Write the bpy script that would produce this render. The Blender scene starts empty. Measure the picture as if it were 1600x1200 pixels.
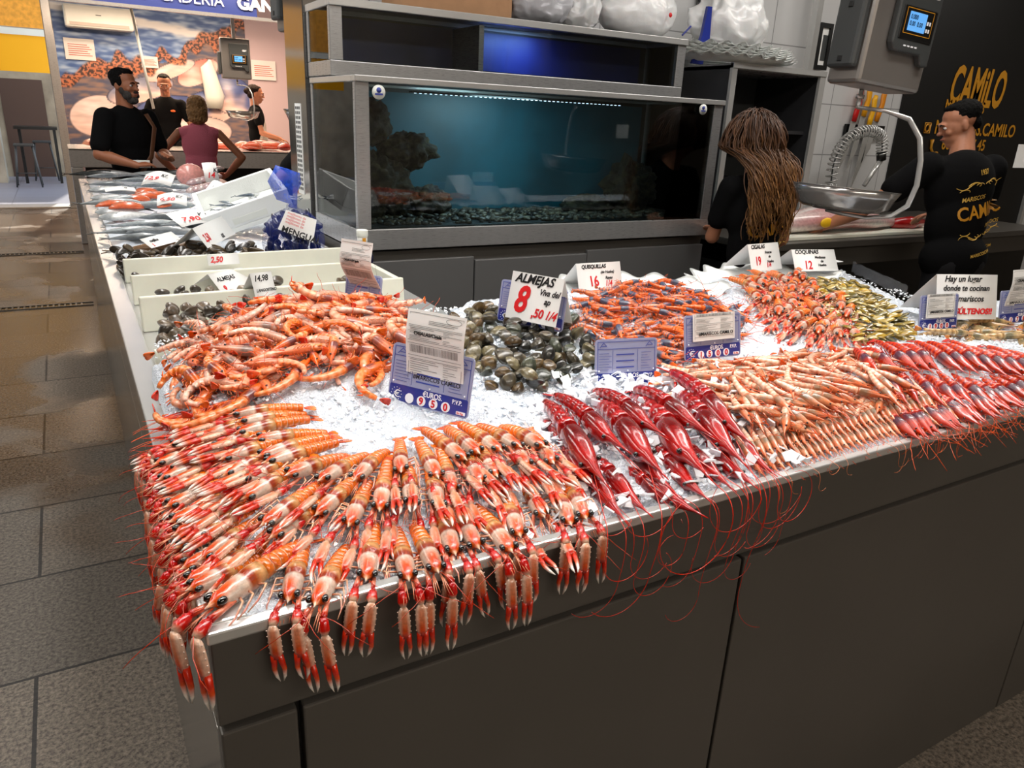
import bpy, math, random
import numpy as np
from mathutils import Vector, Matrix, Euler, noise
from mathutils.bvhtree import BVHTree
R = math.radians
random.seed(7)
SC = bpy.context.scene
COL = SC.collection

# ------------------------------------------------------------------ camera
FPX = 1165.0
CAM = Vector((0, 0, 1.6))
CX = Vector((0.8670661, -0.49623702, 0.04410425))
CY = Vector((-0.13092333, -0.31238391, -0.94089073))     # image down
CZ = Vector((0.48068228, 0.81004019, -0.3358265))        # forward
cam_d = bpy.data.cameras.new('camera'); cam_d.sensor_width = 36; cam_d.lens = FPX / 1600 * 36
cam_d.clip_start = .02; cam_d.clip_end = 200
cam_o = bpy.data.objects.new('camera', cam_d); COL.objects.link(cam_o)
m = Matrix.Identity(4)
for i, v in enumerate((CX, -CY, -CZ)):
    for j in range(3): m[j][i] = v[j]
m.translation = CAM
cam_o.matrix_world = m
SC.camera = cam_o
# ------------------------------------------------------------------ view, world, lights
SC.view_settings.view_transform = 'Standard'; SC.view_settings.look = 'None'
SC.view_settings.gamma = 1; SC.view_settings.exposure = 0.0
try: SC.view_settings.use_curve_mapping = False
except Exception: pass
W = bpy.data.worlds.new('world'); SC.world = W; W.use_nodes = True
W.node_tree.nodes['Background'].inputs[0].default_value = (0.75, 0.85, 1.0, 1)
W.node_tree.nodes['Background'].inputs[1].default_value = 2.2
def area(name, loc, rot, sx, sy, power, col=(1, 1, 1), spread=180):
    l = bpy.data.lights.new(name, 'AREA'); l.shape = 'RECTANGLE'; l.size = sx; l.size_y = sy
    l.energy = power; l.color = col; l.spread = R(spread)
    o = bpy.data.objects.new(name, l); COL.objects.link(o); o.location = loc; o.rotation_euler = [R(a) for a in rot]
    return o
area('display_lamp', (1.3, 1.25, 2.75), (0, 0, 0), 3.4, .25, 31, (1, .965, .92), 120)
area('display_lamp', (.95, 1.0, 2.6), (-8, 0, 0), 1.2, .2, 5, (1, .95, .9), 120)
area('fish_lamp', (.55, 4.3, 2.7), (0, 0, 0), .3, 3.6, 34, (1, .97, .93), 130)
area('aisle_light', (4.4, 2.6, 3.4), (0, 0, 0), 2.5, .3, 30, (1, .95, .88))
area('aisle_light', (7.4, 2.4, 3.4), (0, 0, 0), 1.5, .3, 26, (1, .95, .88))  # added fill without a fixture, brightens the dark tiles at far right
area('back_fill', (2.4, 2.15, 2.9), (22, 0, 0), 3.6, .2, 24, (1, .97, .94))  # added fill, brightens the tank frames, vendors and tiled wall
area('stall_light', (1.6, 9.3, 3.2), (35, 0, 0), 3.0, .3, 95, (1, .80, .62))  # added fill before the stall, brightens the sides facing the camera
area('stall_light', (1.6, 11.4, 2.95), (0, 0, 0), 3.2, .5, 170, (1, .70, .46))
area('stall_light', (1.6, 12.6, 3.0), (-20, 0, 0), 3.0, .3, 60, (1, .78, .6))
area('hall_lamp', (-2.2, 4.0, 4.0), (0, 0, 0), .5, 8, 150, (1, .96, .9))
area('hall_lamp', (2.0, -3.0, 4.0), (0, 0, 0), 5, .5, 190, (1, .9, .78))
sun = bpy.data.lights.new('sun', 'SUN'); sun.energy = 7; sun.angle = R(1); sun.color = (1, .93, .82)
so = bpy.data.objects.new('sun', sun); COL.objects.link(so); so.rotation_euler = (R(-38), R(8), 0)

# ------------------------------------------------------------------ helpers
def ray(px, py): return CX * ((px - 800) / FPX) + CY * ((py - 600) / FPX) + CZ
def P(px, py, z): r = ray(px, py); t = (z - CAM.z) / r.z; return CAM + r * t
def PY(px, py, y): r = ray(px, py); return CAM + r * (y / r.y)
def lin(c):
    return tuple((x / 12.92 if x <= .04045 else ((x + .055) / 1.055) ** 2.4) for x in c[:3]) + (1,)
def sm(t): t = max(0., min(1., t)); return t * t * (3 - 2 * t)
def mix(a, b, t): return tuple(a[i] * (1 - t) + b[i] * t for i in range(3))

class MB:
    def __init__(s): s.v = []; s.f = []; s.c = []
    def vert(s, p, c=(.8, .8, .8)): s.v.append(tuple(p)); s.c.append(c); return len(s.v) - 1
    def loft(s, pts, rad, n=8, col=(.8, .8, .8), up=(0, 0, 1), cap=True, ca=None):
        pts = [Vector(p) for p in pts]; k = len(pts); up = Vector(up); rings = []
        for i, p in enumerate(pts):
            t = (pts[min(i + 1, k - 1)] - pts[max(i - 1, 0)])
            t = t.normalized() if t.length > 1e-9 else Vector((1, 0, 0))
            u2 = up if abs(t.dot(up)) < .98 else Vector((0, 1, 0)) if abs(t.y) < .9 else Vector((1, 0, 0))
            side = t.cross(u2).normalized(); w = side.cross(t).normalized()
            r = rad[i] if isinstance(rad, (list, tuple)) else rad
            rx, ry = (r if isinstance(r, (list, tuple)) else (r, r))
            cc = col[i] if isinstance(col, list) else col
            ring = []
            for j in range(n):
                a = 2 * math.pi * j / n
                q = p + side * (math.cos(a) * rx) + w * (math.sin(a) * ry)
                ring.append(s.vert(q, ca(i, a, cc) if ca else cc))
            rings.append(ring)
        for a, b in zip(rings, rings[1:]):
            for j in range(n): s.f.append((a[j], a[(j + 1) % n], b[(j + 1) % n], b[j]))
        if cap: s.f.append(tuple(reversed(rings[0]))); s.f.append(tuple(rings[-1]))
        return rings
    def ell(s, c, r, col=(.8, .8, .8), nu=10, nv=7, M=None, cf=None):
        c = Vector(c); r = r if isinstance(r, (list, tuple)) else (r, r, r); rows = []
        for i in range(nv + 1):
            th = math.pi * i / nv; row = []
            for j in range(nu):
                a = 2 * math.pi * j / nu
                q = Vector((math.sin(th) * math.cos(a), math.sin(th) * math.sin(a), math.cos(th)))
                cc = cf(q) if cf else col
                q = Vector((q.x * r[0], q.y * r[1], q.z * r[2]))
                if M: q = M @ q
                row.append(s.vert(c + q, cc))
                if i in (0, nv): break
            rows.append(row)
        for i in range(nv):
            a, b = rows[i], rows[i + 1]
            for j in range(nu):
                j2 = (j + 1) % nu
                if i == 0: s.f.append((a[0], b[j], b[j2]))
                elif i == nv - 1: s.f.append((a[j], b[0], a[j2]))
                else: s.f.append((a[j], b[j], b[j2], a[j2]))
    def box(s, a, b, col=(.8, .8, .8), M=None):
        ids = []
        for z in (a[2], b[2]):
            for x, y in ((a[0], a[1]), (b[0], a[1]), (b[0], b[1]), (a[0], b[1])):
                q = Vector((x, y, z)); q = M @ q if M else q
                ids.append(s.vert(q, col))
        i = ids
        for f in ((3, 2, 1, 0), (4, 5, 6, 7), (0, 1, 5, 4), (1, 2, 6, 5), (2, 3, 7, 6), (3, 0, 4, 7)): s.f.append(tuple(i[k] for k in f))
    def poly(s, pts, col=(.8, .8, .8)): s.f.append(tuple(s.vert(p, col) for p in pts))
    def slab(s, pts, off, col=(.8, .8, .8)):       # extruded polygon
        off = Vector(off); a = [s.vert(Vector(p), col) for p in pts]; b = [s.vert(Vector(p) + off, col) for p in pts]; n = len(a)
        s.f.append(tuple(a)); s.f.append(tuple(reversed(b)))
        for j in range(n): s.f.append((a[j], b[j], b[(j + 1) % n], a[(j + 1) % n]))
    def build(s, name, mt, parent=None, smooth=True, bevel=0, link=True, wn=False):
        me = bpy.data.meshes.new(name); me.from_pydata(s.v, [], s.f)
        ca = me.color_attributes.new('Col', 'FLOAT_COLOR', 'POINT')
        arr = np.array([lin(c) for c in s.c], dtype=np.float32).ravel()
        if len(arr): ca.data.foreach_set('color', arr)
        if smooth: me.polygons.foreach_set('use_smooth', [True] * len(me.polygons))
        me.materials.append(mt); me.update()
        o = bpy.data.objects.new(name, me)
        if link: COL.objects.link(o)
        if parent: o.parent = parent
        if bevel:
            b = o.modifiers.new('b', 'BEVEL'); b.width = bevel; b.segments = 2; b.limit_method = 'ANGLE'
        return o
def empty(name, loc=(0, 0, 0), rz=0):
    o = bpy.data.objects.new(name, None); COL.objects.link(o); o.location = loc; o.rotation_euler = (0, 0, rz); o.empty_display_size = .02
    return o
def tag(o, label=None, cat=None, group=None, kind=None):
    if label: o['label'] = label
    if cat: o['category'] = cat
    if group: o['group'] = group
    if kind: o['kind'] = kind
    return o
KIDS = {}
def kids(o):
    if o.name not in KIDS: KIDS[o.name] = list(o.children)
    return KIDS[o.name]
def dup(o, parent=None):
    c = o.copy(); COL.objects.link(c)
    if parent: c.parent = parent; c.matrix_parent_inverse.identity()
    for ch in kids(o): dup(ch, c)
    return c
def boxo(name, a, b, mt, parent=None, bevel=0, col=(.8, .8, .8)):
    mb = MB(); mb.box(a, b, col); return mb.build(name, mt, parent, smooth=False, bevel=bevel)
ORD = ['first', 'second', 'third', 'fourth', 'fifth', 'sixth', 'seventh', 'eighth', 'ninth', 'tenth', 'eleventh', 'twelfth', 'thirteenth', 'fourteenth', 'fifteenth', 'sixteenth', 'seventeenth', 'eighteenth', 'nineteenth', 'twentieth'] + ['twenty-' + w for w in ('first', 'second', 'third', 'fourth', 'fifth', 'sixth', 'seventh', 'eighth', 'ninth')] + ['thirtieth'] + ['thirty-' + w for w in ('first', 'second', 'third', 'fourth', 'fifth', 'sixth', 'seventh', 'eighth', 'ninth')]+['fortieth']

# ------------------------------------------------------------------ materials
def nodes(mt): return mt.node_tree.nodes, mt.node_tree.links
def mat(name, col=(.8, .8, .8), rough=.5, metal=0, attr=False, coat=0, sss=0, sssr=(.006, .003, .002), bump=0, bscale=50, vary=0, vscale=20, emit=0, alpha=1, spec=.5, rndval=0, rough_var=0, trans=0, sat=1, val=1):
    mt = bpy.data.materials.new(name); mt.use_nodes = True; N, L = nodes(mt); b = N['Principled BSDF']
    b.inputs['Roughness'].default_value = rough; b.inputs['Metallic'].default_value = metal
    b.inputs['Specular IOR Level'].default_value = spec; b.inputs['Coat Weight'].default_value = coat; b.inputs['Coat Roughness'].default_value = .08
    b.inputs['Alpha'].default_value = alpha
    if trans: b.inputs['Transmission Weight'].default_value = trans
    if sss: b.inputs['Subsurface Weight'].default_value = sss; b.inputs['Subsurface Radius'].default_value = sssr; b.inputs['Subsurface Scale'].default_value = 1
    src = None
    if attr:
        a = N.new('ShaderNodeVertexColor'); a.layer_name = 'Col'; src = a.outputs[0]
        if sat != 1: h0 = N.new('ShaderNodeHueSaturation'); h0.inputs['Saturation'].default_value = sat; h0.inputs['Value'].default_value = val; L.new(src, h0.inputs['Color']); src = h0.outputs[0]
    else:
        rg = N.new('ShaderNodeRGB'); rg.outputs[0].default_value = lin(col); src = rg.outputs[0]
    tc = N.new('ShaderNodeTexCoord')
    if vary:
        nz = N.new('ShaderNodeTexNoise'); nz.inputs['Scale'].default_value = vscale; nz.inputs['Detail'].default_value = 4
        L.new(tc.outputs['Object'], nz.inputs['Vector'])
        mr = N.new('ShaderNodeMapRange'); mr.inputs[1].default_value = .3; mr.inputs[2].default_value = .7; mr.inputs[3].default_value = 1 - vary; mr.inputs[4].default_value = 1 + vary * .6
        L.new(nz.outputs[0], mr.inputs[0])
        hs = N.new('ShaderNodeHueSaturation'); L.new(src, hs.inputs['Color']); L.new(mr.outputs[0], hs.inputs['Value']); src = hs.outputs[0]
    if rndval:
        oi = N.new('ShaderNodeObjectInfo'); mr = N.new('ShaderNodeMapRange'); mr.inputs[3].default_value = 1 - rndval; mr.inputs[4].default_value = 1 + rndval
        L.new(oi.outputs['Random'], mr.inputs[0]); hs = N.new('ShaderNodeHueSaturation'); L.new(src, hs.inputs['Color']); L.new(mr.outputs[0], hs.inputs['Value']); src = hs.outputs[0]
    L.new(src, b.inputs['Base Color'])
    if rough_var:
        nz = N.new('ShaderNodeTexNoise'); nz.inputs['Scale'].default_value = 3; L.new(tc.outputs['Object'], nz.inputs['Vector'])
        mr = N.new('ShaderNodeMapRange'); mr.inputs[3].default_value = rough - rough_var; mr.inputs[4].default_value = rough + rough_var
        L.new(nz.outputs[0], mr.inputs[0]); L.new(mr.outputs[0], b.inputs['Roughness'])
    if bump:
        nz = N.new('ShaderNodeTexNoise'); nz.inputs['Scale'].default_value = bscale; nz.inputs['Detail'].default_value = 4
        L.new(tc.outputs['Object'], nz.inputs['Vector']); bp = N.new('ShaderNodeBump'); bp.inputs['Strength'].default_value = bump; bp.inputs['Distance'].default_value = .01
        L.new(nz.outputs[0], bp.inputs['Height']); L.new(bp.outputs[0], b.inputs['Normal'])
    if emit:
        L.new(src, b.inputs['Emission Color']); b.inputs['Emission Strength'].default_value = emit
    return mt
def steel(name, col, rough, stretch=(1, 1, 60), bump=.06, metal=.7):
    mt = mat(name, col, rough, metal); N, L = nodes(mt); b = N['Principled BSDF']
    tc = N.new('ShaderNodeTexCoord'); mp = N.new('ShaderNodeMapping'); mp.inputs['Scale'].default_value = stretch
    nz = N.new('ShaderNodeTexNoise'); nz.inputs['Scale'].default_value = 22; nz.inputs['Detail'].default_value = 3
    L.new(tc.outputs['Object'], mp.inputs[0]); L.new(mp.outputs[0], nz.inputs['Vector'])
    mr = N.new('ShaderNodeMapRange'); mr.inputs[3].default_value = max(.05, rough - .03); mr.inputs[4].default_value = rough + .03
    L.new(nz.outputs[0], mr.inputs[0]); L.new(mr.outputs[0], b.inputs['Roughness'])
    n2 = N.new('ShaderNodeTexNoise'); n2.inputs['Scale'].default_value = 2.3; n2.inputs['Detail'].default_value = 5; L.new(tc.outputs['Object'], n2.inputs['Vector'])
    m2 = N.new('ShaderNodeMapRange'); m2.inputs[1].default_value = .3; m2.inputs[2].default_value = .7; m2.inputs[3].default_value = .92; m2.inputs[4].default_value = 1.05
    L.new(n2.outputs[0], m2.inputs[0]); hs = N.new('ShaderNodeHueSaturation'); hs.inputs['Color'].default_value = lin(col); L.new(m2.outputs[0], hs.inputs['Value']); L.new(hs.outputs[0], b.inputs['Base Color'])
    bp = N.new('ShaderNodeBump'); bp.inputs['Strength'].default_value = bump; bp.inputs['Distance'].default_value = .0002; L.new(nz.outputs[0], bp.inputs['Height']); L.new(bp.outputs[0], b.inputs['Normal'])
    return mt
def glass(name, tint=(1, 1, 1), tr=1.0, rough=0.0, ior=1.5):
    mt = bpy.data.materials.new(name); mt.use_nodes = True; N, L = nodes(mt); N.remove(N['Principled BSDF'])
    t = N.new('ShaderNodeBsdfTransparent'); t.inputs[0].default_value = tuple(c * tr for c in tint) + (1,)
    g = N.new('ShaderNodeBsdfGlossy'); g.inputs['Roughness'].default_value = rough
    fr = N.new('ShaderNodeFresnel'); fr.inputs['IOR'].default_value = ior
    mx = N.new('ShaderNodeMixShader'); L.new(fr.outputs[0], mx.inputs[0]); L.new(t.outputs[0], mx.inputs[1]); L.new(g.outputs[0], mx.inputs[2])
    L.new(mx.outputs[0], N['Material Output'].inputs[0]); return mt
M = {}
M['shell'] = mat('shell', attr=True, rough=.24, coat=.6, sat=1.08, val=.86, sss=.08, vary=.22, vscale=220, bump=.12, bscale=500, rndval=.12)
M['redshell'] = mat('red_shell', attr=True, rough=.18, coat=.8, vary=.25, vscale=120, bump=.08, bscale=300, rndval=.1)
M['eye'] = mat('eye', (.02, .02, .02), .12, coat=1)
M['clam'] = mat('clam_shell', attr=True, rough=.3, coat=.35, vary=.3, vscale=90, rndval=.35, bump=.1, bscale=200)
M['coquina'] = mat('wedge_clam_shell', attr=True, rough=.18, coat=.7, vary=.25, vscale=90, rndval=.3)
M['white'] = mat('white_plastic', (.90, .91, .88), .45, vary=.06, vscale=3)
M['plank'] = mat('cutting_plastic', (.88, .88, .82), .35, vary=.07, vscale=9, sss=.1)
M['foam'] = mat('foam', (.93, .94, .93), .6, bump=.15, bscale=300)
M['steel'] = steel('brushed_steel', (.68, .68, .68), .28, metal=.6)
M['steelh'] = steel('brushed_steel_across', (.60, .59, .57), .22, (1, 60, 60), metal=.75)
M['darksteel'] = steel('front_panel_steel', (.33, .315, .295), .40, (40, 40, 1), .03, .35)
M['bright'] = steel('polished_steel', (.80, .80, .79), .24, (1, 1, 1), .04, .55)
M['black'] = mat('black_plastic', (.03, .03, .03), .4)
M['grey'] = mat('grey_plastic', (.22, .23, .23), .45)
M['paper'] = mat('paper', (.90, .90, .89), .55)
M['ink'] = mat('black_ink', (.04, .04, .05), .5)
M['red'] = mat('red_ink', (.80, .05, .08), .5)
M['blue'] = mat('blue_card', (.12, .18, .52), .3, coat=.5)
M['lilac'] = mat('lilac_card', (.58, .60, .72), .3, coat=.5)
M['bluel'] = mat('blue_print', (.22, .28, .62), .4)
M['wht'] = mat('white_print', (.95, .95, .97), .4)
M['gold'] = mat('gold_print', (.80, .55, .12), .45)
M['goldl'] = mat('gold_foil', (.85, .68, .30), .4)
M['tee'] = mat('black_cotton', (.045, .045, .05), .95, bump=.5, bscale=9, spec=.15)
M['dark'] = mat('dark_cloth', (.06, .06, .08), .9)
M['lead'] = mat('glossy_dark', (.02, .02, .022), .2)
M['rope'] = mat('rope', (.6, .45, .3), .8)
M['attr'] = mat('printed', attr=True, rough=.5)
M['fish'] = mat('fish_skin', attr=True, rough=.25, coat=.5, vary=.2, vscale=60, bump=.1, bscale=160)
M['ledstrip'] = mat('led', (.8, .9, 1), emit=3)
TMP = bpy.data.scenes.new('workshop')
def bake(o, keep=True):            # evaluates one object alone in a small scene
    TMP.collection.objects.link(o); vl = TMP.view_layers[0]; vl.update(); dg = vl.depsgraph
    me = bpy.data.meshes.new_from_object(o.evaluated_get(dg)); TMP.collection.objects.unlink(o); return me
def text(body, size, mt, parent, loc, rot=(90, 0, 0), align='LEFT', shear=0, bold=0, sx=1, name='lettering', ext=.0003, M4=None):
    cu = bpy.data.curves.new('t', 'FONT'); cu.body = body; cu.size = size; cu.align_x = align; cu.shear = shear; cu.offset = bold; cu.extrude = ext; cu.resolution_u = 3
    to = bpy.data.objects.new('t', cu)
    me = bake(to, False); bpy.data.objects.remove(to)
    me.materials.clear(); me.materials.append(mt); me.name = name
    T = M4 if M4 is not None else Matrix.Translation(loc) @ Euler([R(a) for a in rot]).to_matrix().to_4x4() @ Matrix.Diagonal((sx, 1, 1, 1))
    me.transform(T)
    o = bpy.data.objects.new(name, me); COL.objects.link(o)
    if parent: o.parent = parent
    return o
# ================================================================== setting
def floor_mat():
    mt = bpy.data.materials.new('granite_tiles'); mt.use_nodes = True; N, L = nodes(mt); b = N['Principled BSDF']
    g = N.new('ShaderNodeNewGeometry'); br = N.new('ShaderNodeTexBrick')
    mp = N.new('ShaderNodeMapping'); mp.inputs['Location'].default_value = (.27, .05, 0); L.new(g.outputs['Position'], mp.inputs[0])
    L.new(mp.outputs[0], br.inputs['Vector']); br.inputs['Scale'].default_value = 1; br.inputs['Brick Width'].default_value = .9; br.inputs['Row Height'].default_value = .56
    br.inputs['Mortar Size'].default_value = .006; br.inputs['Mortar Smooth'].default_value = .2
    br.inputs['Color1'].default_value = lin((.42, .385, .345)); br.inputs['Color2'].default_value = lin((.34, .315, .285)); br.inputs['Mortar'].default_value = lin((.12, .11, .10))
    n1 = N.new('ShaderNodeTexNoise'); n1.inputs['Scale'].default_value = 85; n1.inputs['Detail'].default_value = 6; n1.inputs['Roughness'].default_value = .75; L.new(g.outputs['Position'], n1.inputs['Vector'])
    mr = N.new('ShaderNodeMapRange'); mr.inputs[1].default_value = .36; mr.inputs[2].default_value = .64; mr.inputs[3].default_value = .25; mr.inputs[4].default_value = 1.8; L.new(n1.outputs[0], mr.inputs[0])
    hs = N.new('ShaderNodeHueSaturation'); L.new(br.outputs[0], hs.inputs['Color']); L.new(mr.outputs[0], hs.inputs['Value'])
    n2 = N.new('ShaderNodeTexNoise'); n2.inputs['Scale'].default_value = 1.1; n2.inputs['Detail'].default_value = 5; n2.inputs['Distortion'].default_value = .6; L.new(g.outputs['Position'], n2.inputs['Vector'])
    # wet patches: more of them further up the aisle
    sx = N.new('ShaderNodeSeparateXYZ'); L.new(g.outputs['Position'], sx.inputs[0])
    my = N.new('ShaderNodeMapRange'); my.inputs[1].default_value = 2.2; my.inputs[2].default_value = 4.6; my.inputs[3].default_value = -.10; my.inputs[4].default_value = .13; L.new(sx.outputs['Y'], my.inputs[0])
    ad = N.new('ShaderNodeMath'); L.new(n2.outputs[0], ad.inputs[0]); L.new(my.outputs[0], ad.inputs[1])
    wet = N.new('ShaderNodeMapRange'); wet.inputs[1].default_value = .47; wet.inputs[2].default_value = .60; L.new(ad.outputs[0], wet.inputs[0])
    mxc = N.new('ShaderNodeMix'); mxc.data_type = 'RGBA'; mxc.blend_type = 'MULTIPLY'; L.new(wet.outputs[0], mxc.inputs[0]); L.new(hs.outputs[0], mxc.inputs[6]); mxc.inputs[7].default_value = (.70, .62, .57, 1)
    L.new(mxc.outputs[2], b.inputs['Base Color'])
    ro = N.new('ShaderNodeMapRange'); ro.inputs[3].default_value = .62; ro.inputs[4].default_value = .13; L.new(wet.outputs[0], ro.inputs[0]); L.new(ro.outputs[0], b.inputs['Roughness'])
    bp = N.new('ShaderNodeBump'); bp.inputs['Strength'].default_value = .22; bp.inputs['Distance'].default_value = .004; L.new(n1.outputs[0], bp.inputs['Height'])
    L.new(bp.outputs[0], b.inputs['Normal'])
    return mt
def tile_mat(name, col, w, h, mortar=(.55, .55, .55), rough=.15, axis='XZ'):
    mt = bpy.data.materials.new(name); mt.use_nodes = True; N, L = nodes(mt); b = N['Principled BSDF']
    g = N.new('ShaderNodeNewGeometry'); sx = N.new('ShaderNodeSeparateXYZ'); cb = N.new('ShaderNodeCombineXYZ'); L.new(g.outputs['Position'], sx.inputs[0])
    L.new(sx.outputs['X' if axis[0] == 'X' else 'Y'], cb.inputs[0]); L.new(sx.outputs['Z' if axis[1] == 'Z' else 'Y'], cb.inputs[1])
    br = N.new('ShaderNodeTexBrick'); br.offset = 0; br.inputs['Scale'].default_value = 1; br.inputs['Brick Width'].default_value = w; br.inputs['Row Height'].default_value = h; br.inputs['Mortar Size'].default_value = .004
    br.inputs['Color1'].default_value = lin(col); br.inputs['Color2'].default_value = lin(tuple(c * .96 for c in col)); br.inputs['Mortar'].default_value = lin(mortar)
    L.new(cb.outputs[0], br.inputs['Vector']); L.new(br.outputs[0], b.inputs['Base Color']); b.inputs['Roughness'].default_value = rough
    return mt
def struct(name, a, b, mt, bevel=0):
    return tag(boxo(name, a, b, mt, bevel=bevel), kind='structure')
M['floor'] = floor_mat()
M['plaza'] = tile_mat('plaza_slabs', (.52, .52, .56), .8, .5, (.3, .3, .33), .35, 'XY')
M['tile'] = tile_mat('white_tiles', (.80, .80, .80), .36, .36, (.55, .55, .55), .2)
M['hallwall'] = mat('hall_plaster', (.62, .58, .53), .9, vary=.2, vscale=1.5)
M['ceil'] = mat('hall_ceiling', (.45, .43, .41), .9)
struct('floor', (-8, -5, -.1), (10, 13.55, 0), M['floor'])
struct('floor_outside', (-14, 13.95, -.1), (12, 34, 0), M['plaza'])
struct('trim_threshold', (-8, 13.55, -.1), (.2, 13.95, .012), mat('threshold_stone', (.62, .60, .57), .5))
struct('ceiling', (-8, -5, 4.3), (10, 13.6, 4.4), M['ceil'])
struct('wall_left', (-8.1, -5, 0), (-8, 13.6, 4.3), M['hallwall'])
struct('wall_front', (-8, -5.1, 0), (10, -5, 4.3), M['hallwall'])
struct('wall_right', (10, -5, 0), (10.1, 13.6, 4.3), M['hallwall'])
struct('wall_back', (3.6, 13.6, 0), (10, 13.7, 4.3), M['hallwall'])
struct('trim_beam', (-8, 13.4, 3.15), (.05, 13.6, 4.3), M['hallwall'])
# drains across the aisle
for y in (6.93, 9.45):
    g = MB(); x = -6.0
    g.box((-6, y - .055, .0), (.05, y - .045, .008)); g.box((-6, y + .045, .0), (.05, y + .055, .008))
    for i in range(150): g.box((-6 + i * .04, y - .045, .0), (-6 + i * .04 + .013, y + .045, .006))
    o = g.build('floor_drain', M['darksteel'], smooth=False); g2 = boxo('drain_gap', (-6, y - .05, -.0), (.05, y + .05, .002), M['lead'], o)
    tag(o, 'dark slotted drain grate across the aisle, ' + ('nearer of the two' if y < 8 else 'farther one, towards the daylight opening'), 'floor drain', 'drain grates across the aisle')

# ------------------------------------------------------------------ the display counter: front wing and left wing
ct = tag(empty('display_counter', (.07, .79, 0)), 'long L-shaped stainless steel market counter carrying the crushed ice and seafood', 'counter')
X0, Y0, YB = .07, .79, 1.98
def part(name, a, b, mt, par, bevel=0):
    l = par.location; return boxo(name, tuple(a[i] - l[i] for i in range(3)), tuple(b[i] - l[i] for i in range(3)), mt, par, bevel)
part('worktop', (X0 + .022, Y0 + .032, .985), (2.45, YB, 1.002), M['bright'], ct)
part('worktop', (2.45, Y0 + .032, .985), (4.6, 1.42, 1.002), M['bright'], ct)
part('worktop', (X0 + .022, YB, .985), (1.0, 6.74, 1.002), M['bright'], ct)
part('front_lip', (X0, Y0, .999), (4.6, Y0 + .018, 1.016), M['bright'], ct, .003)
part('side_lip', (X0, Y0 + .02, .999), (X0 + .05, 6.75, 1.016), M['bright'], ct, .003)
part('end_lip', (X0, 6.74, .985), (1.0, 6.76, 1.016), M['bright'], ct)
part('upper_panel', (X0 + .004, Y0 + .004, .874), (4.6, Y0 + .03, .9985), M['darksteel'], ct, .002)
for a, b in ((.07, .168), (.171, .968), (.971, 2.2), (2.203, 3.4), (3.403, 4.6)):
    part('lower_panel', (a + .004, Y0 - .003, .0), (b, Y0 + .03, .868), M['darksteel'], ct, .003)
part('inner_frame', (X0 + .03, Y0 + .02, .0), (4.58, 1.40, .984), M['black'], ct)
part('inner_frame', (X0 + .03, 1.40, .0), (2.43, YB, .984), M['black'], ct)
part('upper_side_panel', (X0 + .004, Y0 + .032, .85), (X0 + .02, 6.75, .9985), M['steelh'], ct, .002)
for k in range(4): part('lower_side_panel', (X0 + .004, Y0 + .034 + k * 1.49, .0), (X0 + .02, Y0 + .03 + k * 1.49 + 1.484, .845), M['steelh'], ct, .002)
part('inner_side_frame', (X0 + .02, YB - .1, .0), (.98, 6.74, .984), M['black'], ct)

# ------------------------------------------------------------------ fish tank on its cabinet
TX0, TX1, TY = 1.01, 2.96, 3.0
cab = tag(empty('tank_cabinet', (TX0, TY, 0)), 'grey stainless steel cabinet standing under the two stacked live seafood tanks', 'cabinet')
part('carcass', (TX0 + .01, TY + .03, 0), (TX1 - .01, 3.62, 1.04), M['darksteel'], cab)
cs = steel('cabinet_steel', (.46, .46, .46), .36, (1, 1, 40), metal=.4)
part('panel', (TX0 + .01, TY + .01, .1), (1.555, TY + .03, 1.0), cs, cab, .003)
part('panel', (1.56, TY + .006, .1), (2.18, TY + .03, .985), cs, cab, .004)
part('panel', (2.185, TY + .01, .1), (TX1 - .01, TY + .03, 1.0), cs, cab, .003)
M['glass'] = glass('clear_glass', (.92, .97, .97), .97)
M['tankin'] = mat('tank_liner', (.05, .07, .08), .5)
M['teal'] = mat('teal_panel', (.03, .30, .36), .5, vary=.5, vscale=2.2)
M['cobalt'] = mat('cobalt_panel', (.03, .10, .36), .5, vary=.5, vscale=3)
def tank(name, x0, x1, y0, y1, z0, z1, fb, ft, fw, label):
    r = tag(empty(name, (x0, y0, z0)), label, 'fish tank')
    part('bottom_frame', (x0, y0, z0), (x1, y1, z0 + fb), M['steel'], r, .003)
    part('top_frame', (x0 - .003, y0 - .012, z1 - ft), (x1 + .003, y0 + .035, z1), M['bright'], r, .003)
    part('top_frame', (x0 - .003, y1 - .04, z1 - ft), (x1 + .003, y1, z1), M['bright'], r, .003)
    part('top_frame', (x0 - .003, y0 + .035, z1 - ft), (x0 + .03, y1 - .04, z1), M['bright'], r, .003)
    part('top_frame', (x1 - .03, y0 + .035, z1 - ft), (x1 + .003, y1 - .04, z1), M['bright'], r, .003)
    for x in (x0, x1 - fw):
        for y in (y0, y1 - fw * .5): part('corner_post', (x, y, z0 + fb), (x + fw, y + fw * .5, z1 - ft), M['steel'], r, .003)
    part('front_pane', (x0 + fw, y0 + .006, z0 + fb), (x1 - fw, y0 + .012, z1 - ft), M['glass'], r)
    part('side_pane', (x0 + .004, y0 + fw * .5, z0 + fb), (x0 + .01, y1 - fw * .5, z1 - ft), M['glass'], r)
    part('side_pane', (x1 - .01, y0 + fw * .5, z0 + fb), (x1 - .004, y1 - fw * .5, z1 - ft), M['glass'], r)
    part('back_panel', (x0 + .02, y1 - .03, z0 + fb), (x1 - .02, y1 - .02, z1 - ft), M['tankin'], r)
    part('floor_panel', (x0 + .02, y0 + .02, z0 + fb), (x1 - .02, y1 - .03, z0 + fb + .004), M['tankin'], r)
    part('lid', (x0 + .03, y0 + .03, z1 - .012), (x1 - .03, y1 - .03, z1 - .006), M['tankin'], r)
    return r
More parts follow.
